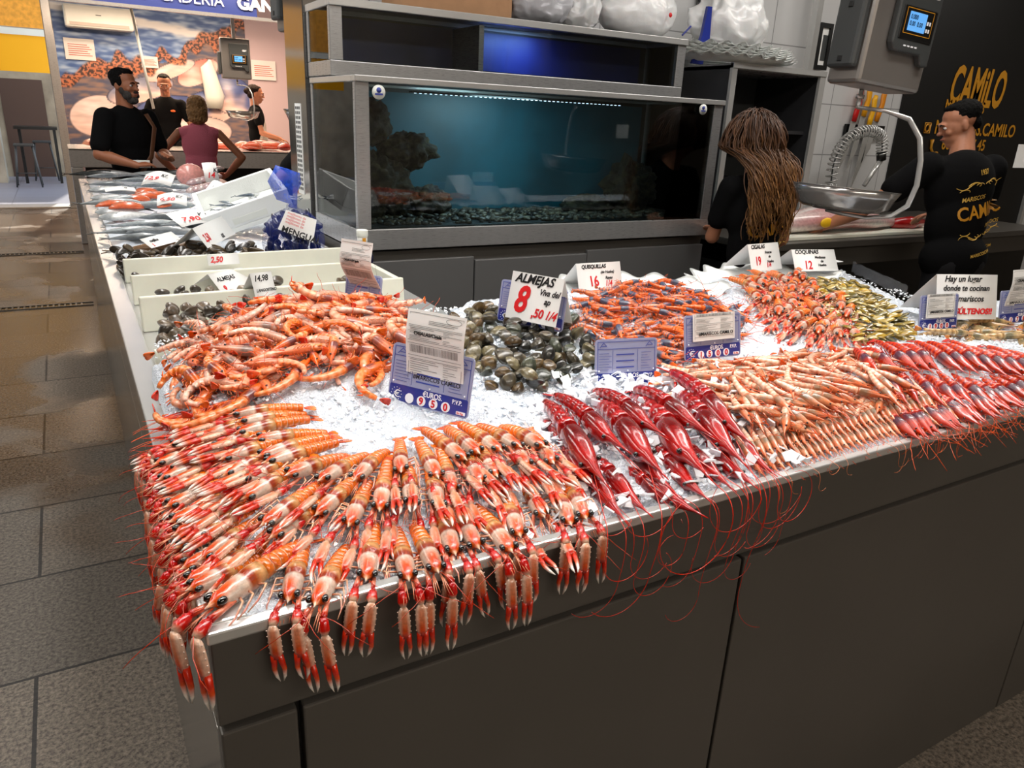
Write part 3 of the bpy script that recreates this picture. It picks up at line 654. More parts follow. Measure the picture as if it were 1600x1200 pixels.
def langoustine(name, flat, splay, curl, seed):
    rs = random.Random(seed); L = .118; r = empty(name); pts = spine(L, curl); n = len(pts) - 1
    mb = MB()                                       # carapace s 0..0.46
    ss = [-.12, -.08, -.035, .0, .06, .15, .25, .29, .33, .40, .46]; rr = [(.0004, .0006), (.0018, .0016), (.0050, .0045), (.0088, .0080), (.0108, .0105), (.0122, .0118), (.0128, .0122), (.0122, .0118), (.0132, .0124), (.0132, .0124), (.0122, .0114)]
    pp = [at_s(pts, s)[0] if s > 0 else Vector((-s * L, 0, (.5 * -s) * .012 + .003)) for s in ss]
    GR = (.84, .76, .70); cl = [WHT, (.95, .75, .6), (.90, .40, .22), (.88, .46, .32), GR, GR, (.86, .78, .72), BAND, (.62, .22, .09), TAN, TAN]
    def ca(i, a, c):
        u = max(0, math.sin(a))
        if i in (2, 3, 4, 5): return mix(c, (.90, .24, .06), (.95 if i < 5 else .6) * max(0, u - .66) / .34)
        if i in (7, 8): return mix(PALE, c, .35 + .65 * sm(.5 + math.sin(a)))
        return mix(mix(c, PALE, .5), c, .4 + .6 * u)
    mb.loft(pp, rr, 14, cl, ca=ca); mb.build('carapace', M['shell'], r)
    mb = MB(); pa = []; ra = []; ca_ = []
    for k in range(6):
        for f, g in ((0, 1.0), (.5, 1.04), (.86, 1.0), (.97, .90)):
            s = .46 + (.98 - .46) * (k + f) / 6; t = (s - .46) / .52; w = (.0125 - .0042 * t) * g
            pa.append(at_s(pts, s)[0]); ra.append((w * 1.02, w * .88)); c = mix((.92, .50, .26), (.96, .40, .08), t); ca_.append(c if f not in (.97,) else (.98, .82, .66))
    mb.loft(pa, ra, 12, ca_, ca=lambda i, a, c: mix(mix(c, PALE, .55), c, sm(.62 + .7 * math.sin(a)))); mb.build('abdomen', M['shell'], r)
    mb = MB(); fan(mb, pts, .022, .012, (.93, .32, .12), (.97, .55, .3)); mb.build('tail_fan', M['shell'], r)
    for k in (-1, 1): mb = MB(); mb.ell((.0005, k * .0096, .0052), (.0060, .0040, .0044), nu=10, nv=8); mb.build('eye', M['eye'], r)
    for k in (-1, 1): mb = MB(); claw(mb, k * .0085, flat, splay * (.7 + rs.random() * .6), rs.random()); mb.build('claw', M['shell'], r)
    for k in (-1, 1):
        for j in range(3):
            mb = MB(); x = -.018 - j * .011; a = rs.uniform(-.3, .5) + .35 - j * .3
            p0 = Vector((x, k * .009, -.004)); p1 = p0 + Vector((.012 * a, k * .014, .003)); p2 = p1 + Vector((.018 * math.cos(a * .6), k * .005, -.006)); p3 = p2 + Vector((.013, -k * .002, -.005))
            mb.loft([p0, p1, p2, p3], [.0016, .0013, .0011, .0005], 5, [PINK, PALE, (.9, .6, .55), PALE]); mb.build('leg', M['shell'], r)
        mb = MB(); q = []; d = R(rs.uniform(8, 38)) * k; p = Vector((.008, k * .004, .001)); z = rs.uniform(.01, .03)
        for i in range(10): q.append(p.copy()); p = p + Vector((math.cos(d), math.sin(d), (z - i * .004) * 4 - (flat[2] > .5) * .09 * i)) * .0095; d += k * rs.uniform(-.1, .42)
        mb.loft(q, [.0006 - .0003 * i / 12 for i in range(10)], 4, (.80, .25, .14)); mb.build('antenna', M['shell'], r)
    for i in range(1):
        mb = MB()
        for k in (-1, 1):
            for j in range(3): mb.loft([(.004, k * .004, -.003), (.02, k * (.004 + .002 * j), -.004 - .001 * j), (.034 + .004 * j, k * (.003 + .004 * j), -.009)], [.0011, .0009, .0003], 4, (.94, .62, .5))
        mb.build('mouthpart', M['shell'], r)
    return r
FL = [(.12, .02, .08, .12), (.0, .1, .05, .02), (.2, .15, .02, .05), (.05, .0, .12, .2)]
DR2 = [(-.08, .12, 1.36, 1.5), (-.12, .22, 1.48, 1.42), (-.05, .05, 1.3, 1.55)]
DR = [(.02, 1.15, 1.45, 1.5), (.08, 1.3, 1.5, 1.45), (-.05, 1.0, 1.38, 1.55)]
LANG_F = [langoustine('langoustine', FL[i], (.22, .12, .3, .18)[i], (.25, .1, .4, .2)[i], i) for i in range(4)]
LANG_E = [langoustine('langoustine', DR2[i], (.10, .16, .06)[i], .2, 20 + i) for i in range(3)]
LANG_D = [langoustine('langoustine', DR[i], (.10, .16, .06)[i], .2, 10 + i) for i in range(3)]
def normal(x, y, e=.012):
    return Vector((-(H(x + e, y) - H(x - e, y)) / (2 * e), -(H(x, y + e) - H(x, y - e)) / (2 * e), 1)).normalized()
def put(o, x, y, z, hd, pitch=0, roll=0, s=1, nrm=None, k=.8):
    n = Vector((0, 0, 1)).lerp(nrm, k).normalized() if nrm else Vector((0, 0, 1))
    X_ = Vector((math.cos(hd), math.sin(hd), 0)); X_ = (X_ - n * X_.dot(n)).normalized(); Y_ = n.cross(X_)
    m = Matrix(((X_.x, Y_.x, n.x, x), (X_.y, Y_.y, n.y, y), (X_.z, Y_.z, n.z, z), (0, 0, 0, 1)))
    o.matrix_basis = m @ Euler((roll, pitch, 0)).to_matrix().to_4x4() @ Matrix.Scale(s, 4)
FIRST = set()
def inst(proto, **kw):
    if proto.name not in FIRST: FIRST.add(proto.name); kids(proto); return proto
    return dup(proto)
for q in LANG_F + LANG_D + LANG_E:
    for c in q.children_recursive: kids(c)
    kids(q)
def put_lang(h, t, tier, label, zoff, s=1.0):
    z = 1.05
    A = P(*h, z); B = P(*t, z); hd = math.atan2(A.y - B.y, A.x - B.x); z = H(A.x, A.y) + zoff
    for _ in range(3): A = P(*h, z); z = H(max(A.x, .1), max(A.y, .81)) + zoff
    c, s_ = math.cos(hd), math.sin(hd)
    de = min((A.y - .785) / -s_ if s_ < -.2 else 9, (A.x - .065) / -c if c < -.2 else 9)
    droop = de < .062
    adv = (de - .008) if de < .026 else max(0, de - .036) if droop else 0; A = A + Vector((c, s_, 0)) * adv
    pr = random.choice(LANG_D if de < .026 else LANG_E if droop else LANG_F); o = inst(pr)
    put(o, A.x, A.y, z, hd, pitch=(.05 if droop else -.02 + random.uniform(-.05, .08)), roll=random.uniform(-.25, .25), s=s * random.uniform(.97, 1.06), nrm=normal(A.x, A.y), k=.6)
    tag(o, label, 'langoustine', 'langoustines fanned out around the counter corner')
inner = [((370, 643), (478, 633)), ((380, 660), (482, 640)), ((378, 677), (483, 657)), ((408, 687), (492, 673)), ((413, 713), (502, 685)), ((423, 723), (518, 695)), ((455, 742), (530, 707)), ((505, 750), (566, 707)), ((558, 748), (598, 707))]
for i, (h, t) in enumerate(inner): put_lang(h, t, 0, f'langoustine of the left inner ring, {ORD[i]} down from the orange prawn heap', .026)
innr = [((627, 735), (624, 690)), ((682, 743), (650, 688)), ((722, 716), (662, 675)), ((745, 707), (705, 673)), ((778, 703), (722, 667)), ((808, 698), (758, 667)), ((845, 697), (790, 665))]
for i, (h, t) in enumerate(innr): put_lang(h, t, 0, f'langoustine of the front inner ring below the price tag, {ORD[i]} from its left', .026)
mid = [((320, 683), (420, 668)), ((292, 693), (390, 675)), ((340, 700), (430, 680)), ((355, 717), (440, 695)), ((358, 742), (445, 708)), ((385, 752), (465, 718)), ((388, 777), (470, 738)), ((417, 817), (490, 773)), ((432, 837), (500, 795)), ((547, 818), (575, 765)), ((500, 800), (545, 765))]
for i, (h, t) in enumerate(mid): put_lang(h, t, 1, f'langoustine in the left second layer, {ORD[i]} down from the orange prawn heap', .022)
midr = [((594, 793), (603, 745)), ((642, 787), (638, 742)), ((685, 790), (668, 738)), ((707, 763), (688, 718)), ((749, 751), (722, 708)), ((773, 741), (745, 702)), ((822, 727), (790, 687)), ((862, 721), (832, 685))]
for i, (h, t) in enumerate(midr): put_lang(h, t, 1, f'langoustine in the front second layer under the price tag, {ORD[i]} from its left', .020)
outl = [((262, 706), (350, 690)), ((278, 735), (370, 702)), ((250, 752), (335, 722)), ((263, 770), (350, 737)), ((270, 790), (355, 755)), ((262, 820), (360, 780)), ((300, 808), (385, 768)), ((274, 838), (362, 800)), ((320, 835), (400, 795)), ((281, 857), (370, 818)), ((345, 860), (425, 815)), ((298, 884), (395, 838)), ((305, 906), (395, 856)), ((330, 900), (420, 850)), ((312, 916), (385, 880)), ((250, 725), (335, 700))]
for i, (h, t) in enumerate(outl): put_lang(h, t, 2, f'langoustine lowest by the left counter edge, {ORD[i]} toward the near corner', .012)
put_lang((340, 943), (435, 880), 2, 'large langoustine at the very corner of the counter, claws hanging over the lip', .016, 1.25)
outr = [((453, 933), (468, 880)), ((500, 935), (528, 880)), ((573, 900), (582, 850)), ((635, 893), (622, 840)), ((680, 888), (655, 838)), ((707, 857), (690, 812)), ((744, 852), (713, 810)), ((797, 861), (755, 808)), ((806, 825), (785, 780)), ((847, 805), (823, 765)), ((889, 816), (868, 775)), ((907, 797), (885, 758))]
for i, (h, t) in enumerate(outr): put_lang(h, t, 2, f'langoustine in the front row along the lip, {ORD[i]} rightward from the counter corner', .014, 1.06)

# ---------------------------------------------------------------- generic prawn
def prawn(name, L, curl, wid, cols, matn='shell', lying=0, segs=6, side=0, fantail=1, ant=.0, legs=6, rost=.16, hi=1.0, seed=0, simple=False, eyer=.0022, s0=.36, ogbig=False):
    """cols: head, headtop, dark organ, abdomen, stripe, tail, leg"""
    rs = random.Random(seed); r = None if simple else empty(name); pts = spine(L, curl, s0, 28, side)
    T = Matrix.Rotation(lying, 4, 'X')
    B = MB()
    def out(nm, mb, mt):
        if simple: B_off = len(B.v); B.v += mb.v; B.c += mb.c; B.f += [tuple(i + B_off for i in f) for f in mb.f]
        else:
            mb.v = [tuple(T @ Vector(v)) for v in mb.v]; mb.build(nm, mt, r)
    hc, ht, og, ab, sp, tl, lg = cols; nn = 7 if simple else 11
    mb = MB(); ss = [-rost, -rost * .55, -.02, .05, .14, .24, .33, .37]; k = [.03, .12, .45, .72, .92, 1.0, .96, .86]
    pp = [at_s(pts, s)[0] if s > 0 else Vector((-s * L, 0, -s * L * .12 + wid * .25)) for s in ss]
    mb.loft(pp, [(wid * a * .9, wid * a) for a in k], nn, [lg, hc, hc, hc, og, og, og, og] if matn == 'shell' and ogbig else [lg, hc, hc, hc, hc, og, og, hc], ca=lambda i, a, c: mix(c, ht, .6 * max(0, math.sin(a))) if i < 4 else mix(hc, c, sm(.5 + .8 * math.sin(a))))
    out('carapace', mb, M[matn])
    mb = MB(); pa = []; ra = []; cc = []
    for q in range(segs):
        for f, g in ((0, 1.0), (.45, 1.05), (.93, .93)):
            s = .37 + .60 * (q + f) / segs; t = (s - .37) / .6; w = wid * (.93 - .5 * t) * g; pa.append(at_s(pts, s)[0]); ra.append((w * .84, w)); cc.append(sp if f > .9 or f == 0 else ab)
    mb.loft(pa, ra, nn, cc, ca=lambda i, a, c: mix(c, lg, .35 * max(0, -math.sin(a)))); out('abdomen', mb, M[matn])
    mb = MB(); fan(mb, pts, L * .14, wid * .8, tl, mix(tl, RED, .15), .3); out('tail_fan', mb, M[matn])
    for s_ in (-1, 1):
        mb = MB(); mb.ell((-.02 * L, s_ * wid * .62, wid * .30), eyer, (.02, .02, .02), 7, 5); out('eye', mb, M['eye'])
    mb = MB()
    for s_ in (-1, 1):
        for j in range(legs // 2):
            x = -.08 * L - j * .055 * L; a = rs.uniform(-.3, .9)
            mb.loft([(x, s_ * wid * .4, -wid * .7), (x + .05 * L * a, s_ * wid * .8, -wid * 1.35), (x + .13 * L * a + .03 * L, s_ * wid * .5, -wid * 1.7)], [.0009, .0007, .0003], 4, lg)
        if not simple:
            for j in range(4):
                p, t, sd, up = frame_at(pts, .45 + j * .12); mb.loft([p - up * wid * .6 + sd * s_ * wid * .3, p - up * wid * 1.35 + sd * s_ * wid * .35 + t * wid * .5], [wid * .16, wid * .05], 5, lg)
    out('walking_legs', mb, M[matn])
    if ant:
        for s_ in (-1, 1):
            mb = MB(); q = []; d = rs.uniform(.0, .5) * s_; p = Vector((.02 * L, s_ * wid * .3, 0)); nA = 12
            for i in range(nA): q.append(p.copy()); p = p + Vector((math.cos(d), math.sin(d), -.12 - .02 * i)) * ant / nA; d += rs.uniform(-.3, .3)
            mb.loft(q, [.0007 - .0003 * i / nA for i in range(nA)], 4, (.88, .35, .2)); out('antenna', mb, M[matn])
    if simple:
        B.v = [tuple(T @ Vector(v)) for v in B.v]; return B.build(name, M[matn])
    return r
def reg(l):
    for q in l:
        kids(q)
        for c in q.children: kids(c)
    return l
# deep red prawns
CR = ((.60, .03, .015), (.76, .06, .03), (.40, .015, .02), (.68, .035, .03), (.50, .015, .015), (.78, .05, .03), (.82, .10, .05))
CAR = reg([prawn('red_prawn', .215, c, .0185, CR, 'redshell', roll, seed=30 + i, rost=.30, legs=10, eyer=.0034) for i, (c, roll) in enumerate(((.5, .15), (.35, -.2), (.65, .1)))])
def antennae(root, p, d, n, length, seed, colr=(.86, .24, .10), r0=.0009):
    """long feelers that run to the lip and hang in loops in front of the panel; built in the prawn's own space"""
    rs = random.Random(seed); inv = root.matrix_basis.inverted()
    for _ in range(n):
        q = []; v = Vector((d[0] + rs.uniform(-.35, .35), d[1], 0)).normalized(); c = Vector(p); N_ = 46; ds = length * rs.uniform(.6, 1.1) / N_; turn = rs.uniform(-1, 1) * .02; w = 0
        curl = rs.choice((-1, 1)) * rs.uniform(.10, .22); start = rs.uniform(.35, .8)
        for i in range(N_):
            q.append(c.copy())
            if c.y > .776:
                zt = H(c.x, max(c.y, .80)) + .012; v = Vector((v.x, min(v.y, -.3), (zt - c.z) * 8)).normalized()
            else:
                if i < N_ * start: v = (v + Vector((rs.uniform(-.05, .05), (.768 - c.y) * 6, -.35))).normalized()
                else:
                    a = curl; v = Vector((v.x * math.cos(a) - v.z * math.sin(a), (.765 - c.y) * 4, v.x * math.sin(a) + v.z * math.cos(a))).normalized()
            c = c + v * ds
            if c.y < .74: c.y = .74
        mb = MB(); mb.loft([inv @ x for x in q], [r0 * (1 - .5 * i / N_) for i in range(N_)], 5, colr); mb.build('antenna', M['shell'], root)
cal = [((925, 728), (848, 640)), ((953, 690), (878, 625)), ((1010, 715), (930, 628)), ((1012, 668), (937, 612)), ((1074, 716), (1000, 625)), ((1085, 668), (993, 612)), ((1136, 697), (1052, 620)), ((1140, 670), (1060, 603)),
       ((987, 782), (905, 700)), ((957, 792), (880, 705)), ((1035, 760), (955, 690)), ((1080, 762), (1000, 690)), ((1120, 745), (1040, 680)), ((1153, 743), (1080, 680)), ((1060, 790), (985, 740)), ((1185, 722), (1105, 655)), ((915, 745), (870, 690))]
for i, (h, t) in enumerate(cal):
    low = i >= 8; zo = .010 if low else .030; z = 1.06
    for _ in range(3): A = P(*h, z); z = H(A.x, max(A.y, .81)) + zo
    B = P(*t, z); hd = math.atan2(A.y - B.y, A.x - B.x); o = inst(CAR[i % 3])
    put(o, A.x, A.y, z, hd, pitch=random.uniform(-.03, .05), roll=random.uniform(-.25, .25), s=(A - B).length / .185 if not low else 1.05, nrm=normal(A.x, A.y), k=.5)
    antennae(o, A + Vector((0, 0, .0)), (math.cos(hd), math.sin(hd)), 2 if i % 2 else 1, .34 if low else .46, 100 + i, (.84, .17, .07), .0007)
    tag(o, ('deep red prawn, lower layer, ' if low else 'deep red prawn, upper layer, ') + ORD[i - 8 if low else i] + ' from the langoustines', 'prawn', 'deep red prawns in the middle of the front edge')

# striped red prawns (far right front)
CS = ((.74, .26, .20), (.85, .22, .15), (.34, .20, .26), (.92, .38, .28), (.66, .08, .07), (.85, .15, .10), (.93, .28, .14))
STP = reg([prawn('striped_prawn', .160, c, .0145, CS, 'shell', roll, segs=7, seed=50 + i, rost=.22, legs=8, ant=.09) for i, (c, roll) in enumerate(((.55, .2), (.75, -.2), (.4, .4)))])
def path_grid(n, fn): return [fn(i) for i in range(n)]
sp = []
rows = [((1330, 560), (1600, 548), 14, -2), ((1372, 582), (1600, 574), 11, -1), ((1405, 608), (1610, 598), 10, 0), ((1440, 632), (1615, 618), 9, 1)]
for ri, (a, b, n, lvl) in enumerate(rows):
    for i in range(n):
        t = i / (n - 1); px = a[0] + (b[0] - a[0]) * t; py = a[1] + (b[1] - a[1]) * t; z = 1.075
        T_ = P(px, py, z); hd = R(-118 + random.uniform(-7, 7) + 14 * t); x = T_.x + math.cos(hd) * .125; y = T_.y + math.sin(hd) * .125
        y = max(y, .80); z = H(x, y) + .012 + .004 * random.random() + (3 - ri) * .002
        o = inst(STP[(i + ri) % 3]); put(o, x, y, z, hd, pitch=.02, roll=random.uniform(-.3, .3), s=random.uniform(.95, 1.08), nrm=normal(x, y), k=.7)
        if ri >= 2: antennae(o, (x, y, z), (math.cos(hd), math.sin(hd)), 1, .11, 300 + ri * 20 + i, (.93, .36, .18), .0006)
        tag(o, f'red striped prawn, {("back", "second", "third", "front")[ri]} row, {ORD[i]} from the left', 'prawn', 'striped red prawns at the right of the front edge')

# small pink prawns: neat row at the lip and loose heap behind
CG = ((.86, .50, .36), (.90, .48, .34), (.60, .46, .36), (.94, .66, .54), (.97, .80, .70), (.93, .42, .22), (.94, .42, .26))
CG2 = ((.84, .56, .42), (.90, .52, .36), (.50, .44, .36), (.92, .72, .60), (.96, .84, .76), (.93, .45, .25), (.94, .5, .34))
GAM = reg([prawn('pink_prawn', .110, c, .0084, cc, 'shell', roll, seed=70 + i, rost=.24, ant=.05, eyer=.0019) for i, (c, roll, cc) in enumerate(((.3, .2, CG), (.6, 1.4, CG), (.15, -.3, CG2), (.8, -1.4, CG2), (.45, 1.2, CG)))])
NR = 34
for row in range(2):
    for i in range(NR):
        t = (i + .5 * row) / NR; x = 1.02 + .62 * t; y = .823 + .035 * row; hd = R(-112 + random.uniform(-4, 4)); z = H(x, y) + .009 + row * .004
        o = inst(GAM[(i % 2) * 2]); put(o, x, y, z, hd, pitch=.04, roll=random.uniform(-.2, .2), s=.92, nrm=normal(x, y), k=.8)
        if row == 0 and i % 3 == 0: antennae(o, (x, y, z), (math.cos(hd), math.sin(hd)), 1, .13, 500 + i, (.85, .5, .35), .0006)
        tag(o, f'small pink prawn, {"lip" if row == 0 else "second"} row, {ORD[i]} from the deep red prawns', 'prawn', 'neat rows of small pink prawns along the lip')
def inpoly(x, y, pg):
    c = False; j = len(pg) - 1
    for i in range(len(pg)):
        if (pg[i][1] > y) != (pg[j][1] > y) and x < (pg[j][0] - pg[i][0]) * (y - pg[i][1]) / (pg[j][1] - pg[i][1]) + pg[i][0]: c = not c
        j = i
    return c
def scatter(pg, n, dmin, seed):
    rs = random.Random(seed); xs = [p[0] for p in pg]; ys = [p[1] for p in pg]; out = []; tries = 0
    while len(out) < n and tries < 60000:
        tries += 1; x = rs.uniform(min(xs), max(xs)); y = rs.uniform(min(ys), max(ys))
        if inpoly(x, y, pg) and all((x - a) ** 2 + (y - b) ** 2 > dmin * dmin for a, b in out): out.append((x, y))
    return out
def heap(protos, pg, n, dmin, layers, zst, ang, ajit, seed, label, cat, group, s=(.9, 1.1), pit=.15, rl=.3, k=.8, z0=.006, ox=0):
    rs = random.Random(seed * 7 + 1); tot = 0
    for ly in range(layers):
        for (x, y) in scatter(pg, n // layers, dmin, seed + ly):
            z = H(x, y) + z0 + zst * ly + rs.uniform(0, zst * .5); hd = ang(x, y) + rs.gauss(0, ajit)
            o = inst(rs.choice(protos)); put(o, x + math.cos(hd) * ox, y + math.sin(hd) * ox, z, hd, rs.uniform(-pit, pit), rs.uniform(-rl, rl), rs.uniform(*s), normal(x, y), k)
            tag(o, label(x, y, ly) if callable(label) else label, cat, group); tot += 1
    return tot
PG = [(1.13, 1.19), (1.36, 1.23), (1.62, 1.16), (1.64, 1.03), (1.53, .90), (1.10, .885), (1.09, 1.0)]
def lab3(base, names, fx):
    return lambda x, y, ly: f'{base}, {names[min(len(names) - 1, max(0, int(fx(x, y) * len(names))))]}'
heap(GAM, PG, 150, .022, 3, .0085, lambda x, y: R(-58), .75, 3, lab3('loose pink prawn in the tumbled heap by the striped prawns', ['left part of the heap', 'middle of the heap', 'right part of the heap'], lambda x, y: (x - 1.1) / .54), 'prawn', 'loose heap of pink prawns', s=(1.0, 1.2), ox=.04)

# orange prawn heap at the left
CO = ((.90, .52, .38), (.92, .38, .20), (.60, .36, .32), (.94, .58, .44), (.97, .74, .62), (.94, .34, .14), (.96, .50, .30))
CO2 = ((.92, .48, .30), (.92, .30, .12), (.45, .25, .25), (.95, .50, .30), (.98, .66, .48), (.90, .2, .1), (.96, .42, .2))
CO3 = ((.90, .66, .56), (.92, .52, .38), (.56, .46, .42), (.94, .70, .60), (.98, .82, .75), (.94, .5, .3), (.95, .6, .44))
ORG = reg([prawn('orange_prawn', .15, c, w, cc, 'shell', roll, seed=90 + i, rost=.2, ant=.08, legs=10, eyer=.0024) for i, (c, roll, cc, w) in enumerate(((2.0, 1.3, CO, .0125), (2.7, -1.4, CO3, .0125), (1.5, 1.6, CO2, .012), (3.2, 1.5, CO, .013), (1.2, -1.2, CO3, .0118), (2.3, -1.2, CO2, .0125)))])
PO = [tuple(P(a, b, c)[:2]) for a, b, c in ((275, 592, 1.05), (330, 560, 1.07), (395, 525, 1.09), (450, 495, 1.11), (520, 482, 1.12), (600, 495, 1.11), (650, 540, 1.09), (610, 595, 1.08), (480, 595, 1.08), (410, 620, 1.07), (300, 640, 1.05))]
heap(ORG, PO, 210, .029, 3, .011, lambda x, y: R(20), 1.5, 11, lab3('translucent orange prawn in the big heap', ['left end by the steel edge', 'left middle', 'right middle', 'right end behind the price tag'], lambda x, y: (x - .15) / .56), 'prawn', 'big heap of orange prawns', s=(.85, 1.1), pit=.3, rl=.5, ox=.045)
# redder prawns laid along the foot of the heap
for i, (h, t) in enumerate([((545, 563), (430, 580)), ((600, 572), (500, 592)), ((410, 617), (330, 640)), ((560, 592), (470, 606)), ((385, 628), (300, 650)), ((600, 590), (520, 600)), ((480, 600), (410, 618)), ((350, 640), (262, 652)), ((440, 590), (350, 622)), ((625, 565), (540, 560))]):
    z = 1.075
    for _ in range(3): A = P(*h, z); z = H(A.x, A.y) + .016
    B = P(*t, z); hd = math.atan2(A.y - B.y, A.x - B.x); o = inst(ORG[(2, 5, 0, 2)[i % 4]] if i % 2 else CAR[1] if False else ORG[2]); put(o, A.x, A.y, z, hd, 0, random.uniform(-.3, .3), 1.05, normal(A.x, A.y), .7)
    tag(o, f'redder orange prawn laid along the foot of the big heap, {ORD[i]} of these', 'prawn', 'redder prawns at the foot of the orange heap')
RR = ((.85, .20, .10), (.90, .25, .12), (.55, .10, .08), (.90, .30, .16), (.95, .5, .3), (.85, .1, .05), (.93, .32, .15))
RED2 = reg([prawn('thin_red_prawn', .12, .3, .0072, RR, 'shell', .2, seed=120, rost=.3, ant=.06)])
for i in range(12):
    z = 1.04; px = 255 + (i % 3) * 22; py = 652 + i * 4.2; A = P(px, py, z); hd = R(176 + random.uniform(-8, 8)); z = H(max(A.x, .1), A.y) + .012 + .004 * (i % 3)
    o = inst(RED2[0]); put(o, A.x, A.y, z, hd, 0, random.uniform(-.3, .3), 1.0, normal(A.x, A.y), .6)
    tag(o, f'thin scarlet prawn at the left counter edge, {ORD[i]} from the top', 'prawn', 'thin scarlet prawns at the left edge')

# quisquillas: orange prawns with blue-black roe
CQ = ((.93, .48, .30), (.90, .40, .22), (.30, .32, .40), (.94, .52, .34), (.90, .40, .22), (.93, .42, .2), (.95, .5, .3))
CQ2 = ((.92, .52, .36), (.88, .42, .26), (.22, .25, .33), (.35, .35, .42), (.93, .55, .38), (.93, .42, .2), (.95, .5, .3))
QUI = reg([prawn('roe_prawn', .095, c, .0095, cc, 'shell', roll, seed=130 + i, rost=.25, ant=.06, ogbig=True) for i, (c, roll, cc) in enumerate(((1.5, 1.3, CQ), (2.0, -1.3, CQ2), (1.0, .9, CQ), (1.7, 1.5, CQ2)))])
PQ = [tuple(P(a, b, 1.095)[:2]) for a, b in ((890, 475), (1000, 452), (1065, 450), (1165, 492), (1140, 520), (1050, 545), (905, 522))]
heap(QUI, PQ, 165, .036, 3, .009, lambda x, y: R(-35), .9, 21, lab3('small prawn with blue-black roe in the tray', ['left part of the heap', 'centre of the heap', 'right part of the heap'], lambda x, y: (x - 1.13) / .66), 'prawn', 'roe-carrying prawns in the tray', s=(.95, 1.2), pit=.25, ox=.04)
# cooked-looking small langoustines
PM = [tuple(P(a, b, 1.10)[:2]) for a, b in ((1165, 450), (1240, 438), (1300, 472), (1355, 512), (1300, 512), (1210, 490))]
i_ = 0
for (x, y) in sorted(scatter(PM, 34, .050, 5), key=lambda p: -p[1]):
    hd = R(-125) + random.gauss(0, .3); z = H(x, y) + .018 + random.random() * .015; o = inst(random.choice(LANG_F)); put(o, x, y, z, hd, .05, random.uniform(-.3, .3), 1.12, normal(x, y), .7)
    tag(o, f'small langoustine in the far heap beside the wedge clams, {ORD[i_]} from the back', 'langoustine', 'langoustines in the far heap'); i_ += 1

# beige prawns at the far right edge
CB = ((.80, .68, .50), (.78, .60, .42), (.45, .42, .32), (.84, .70, .50), (.62, .48, .32), (.80, .55, .35), (.88, .72, .55))
BEI = reg([prawn('beige_prawn', .15, c, .0115, CB, 'shell', roll, seed=150 + i, rost=.2, ant=.05) for i, (c, roll) in enumerate(((.6, .5), (1.2, 1.3)))])
heap(BEI, [(2.10, 1.16), (2.30, 1.22), (2.75, 1.22), (2.75, 1.02), (2.30, 1.04)], 34, .05, 2, .012, lambda x, y: R(-20), .7, 31, 'beige banded prawn heaped at the right edge of the photo', 'prawn', 'beige prawns at the right edge')

# ================================================================== shells
def clam(name, a, b, h, base, ring, tip, mt, seed, off=.25):
    mb = MB(); rs = random.Random(seed); nu, nv = 16, 7
    for sgn in (1, -1):
        rows = []
        for j in range(nv + 1):
            t = j / nv; row = []
            for i in range(nu):
                an = 2 * math.pi * i / nu; ux, uy = math.cos(an), math.sin(an)
                rr = (1 - .16 * max(0, uy) + .05 * math.cos(3 * an)); q = 1 - t
                x = a * ux * rr * q + a * off * t * .4; y = b * uy * rr * q + b * .55 * t; z = h * (1 - q * q) ** .6 * sgn
                w = .5 + .5 * math.sin(t * 34 + seed); c = mix(base, ring, w * .75); c = mix(c, tip, sm((t - .6) / .4) * .6); k = math.sin(an * 5 + seed)
                row.append(mb.vert((x, y, z), mix(c, ring, .3 * max(0, k))))
            rows.append(row)
        for j in range(nv):
            for i in range(nu):
                f = (rows[j][i], rows[j][(i + 1) % nu], rows[j + 1][(i + 1) % nu], rows[j + 1][i]); mb.f.append(f if sgn > 0 else tuple(reversed(f)))
    return mb.build(name, M[mt])
CL = [clam('clam', .0215, .0175, .0115, b_, r_, t_, 'clam', i) for i, (b_, r_, t_) in enumerate((((.30, .27, .20), (.16, .14, .11), (.50, .44, .32)), ((.42, .33, .20), (.22, .17, .10), (.6, .5, .34)), ((.20, .20, .18), (.10, .10, .09), (.36, .34, .28)), ((.50, .46, .34), (.30, .27, .19), (.66, .6, .46)), ((.28, .30, .24), (.15, .16, .13), (.45, .45, .36))))]
def shell_heap(protos, pg, n, dmin, layers, zst, seed, label, cat, group, s=(.85, 1.15), hf=None, z0=.006, tilt=.9, ang=None):
    rs = random.Random(seed)
    for ly in range(layers):
        for (x, y) in scatter(pg, n // layers, dmin, seed + ly):
            z = (hf or H)(x, y) + z0 + zst * ly + rs.uniform(0, zst * .5); o = inst(rs.choice(protos))
            o.location = (x, y, z); o.rotation_euler = (rs.uniform(-tilt, tilt), rs.uniform(-tilt, tilt), ang + rs.gauss(0, .4) if ang is not None else rs.uniform(0, 6.3)); q = rs.uniform(*s); o.scale = (q, q, q)
            tag(o, label(x, y, ly) if callable(label) else label, cat, group)
PC = [(.83, 1.72), (1.0, 1.74), (1.08, 1.60), (1.06, 1.44), (1.02, 1.32), (.93, 1.25), (.80, 1.24), (.72, 1.30), (.72, 1.5)]
shell_heap(CL, PC, 144, .029, 3, .013, 41, lab3('clam in the heap spilling from the green net', ['left side of the heap', 'middle of the heap', 'right side of the heap'], lambda x, y: (x - .72) / .36), 'clam', 'clams spilled from the green net', z0=.002)
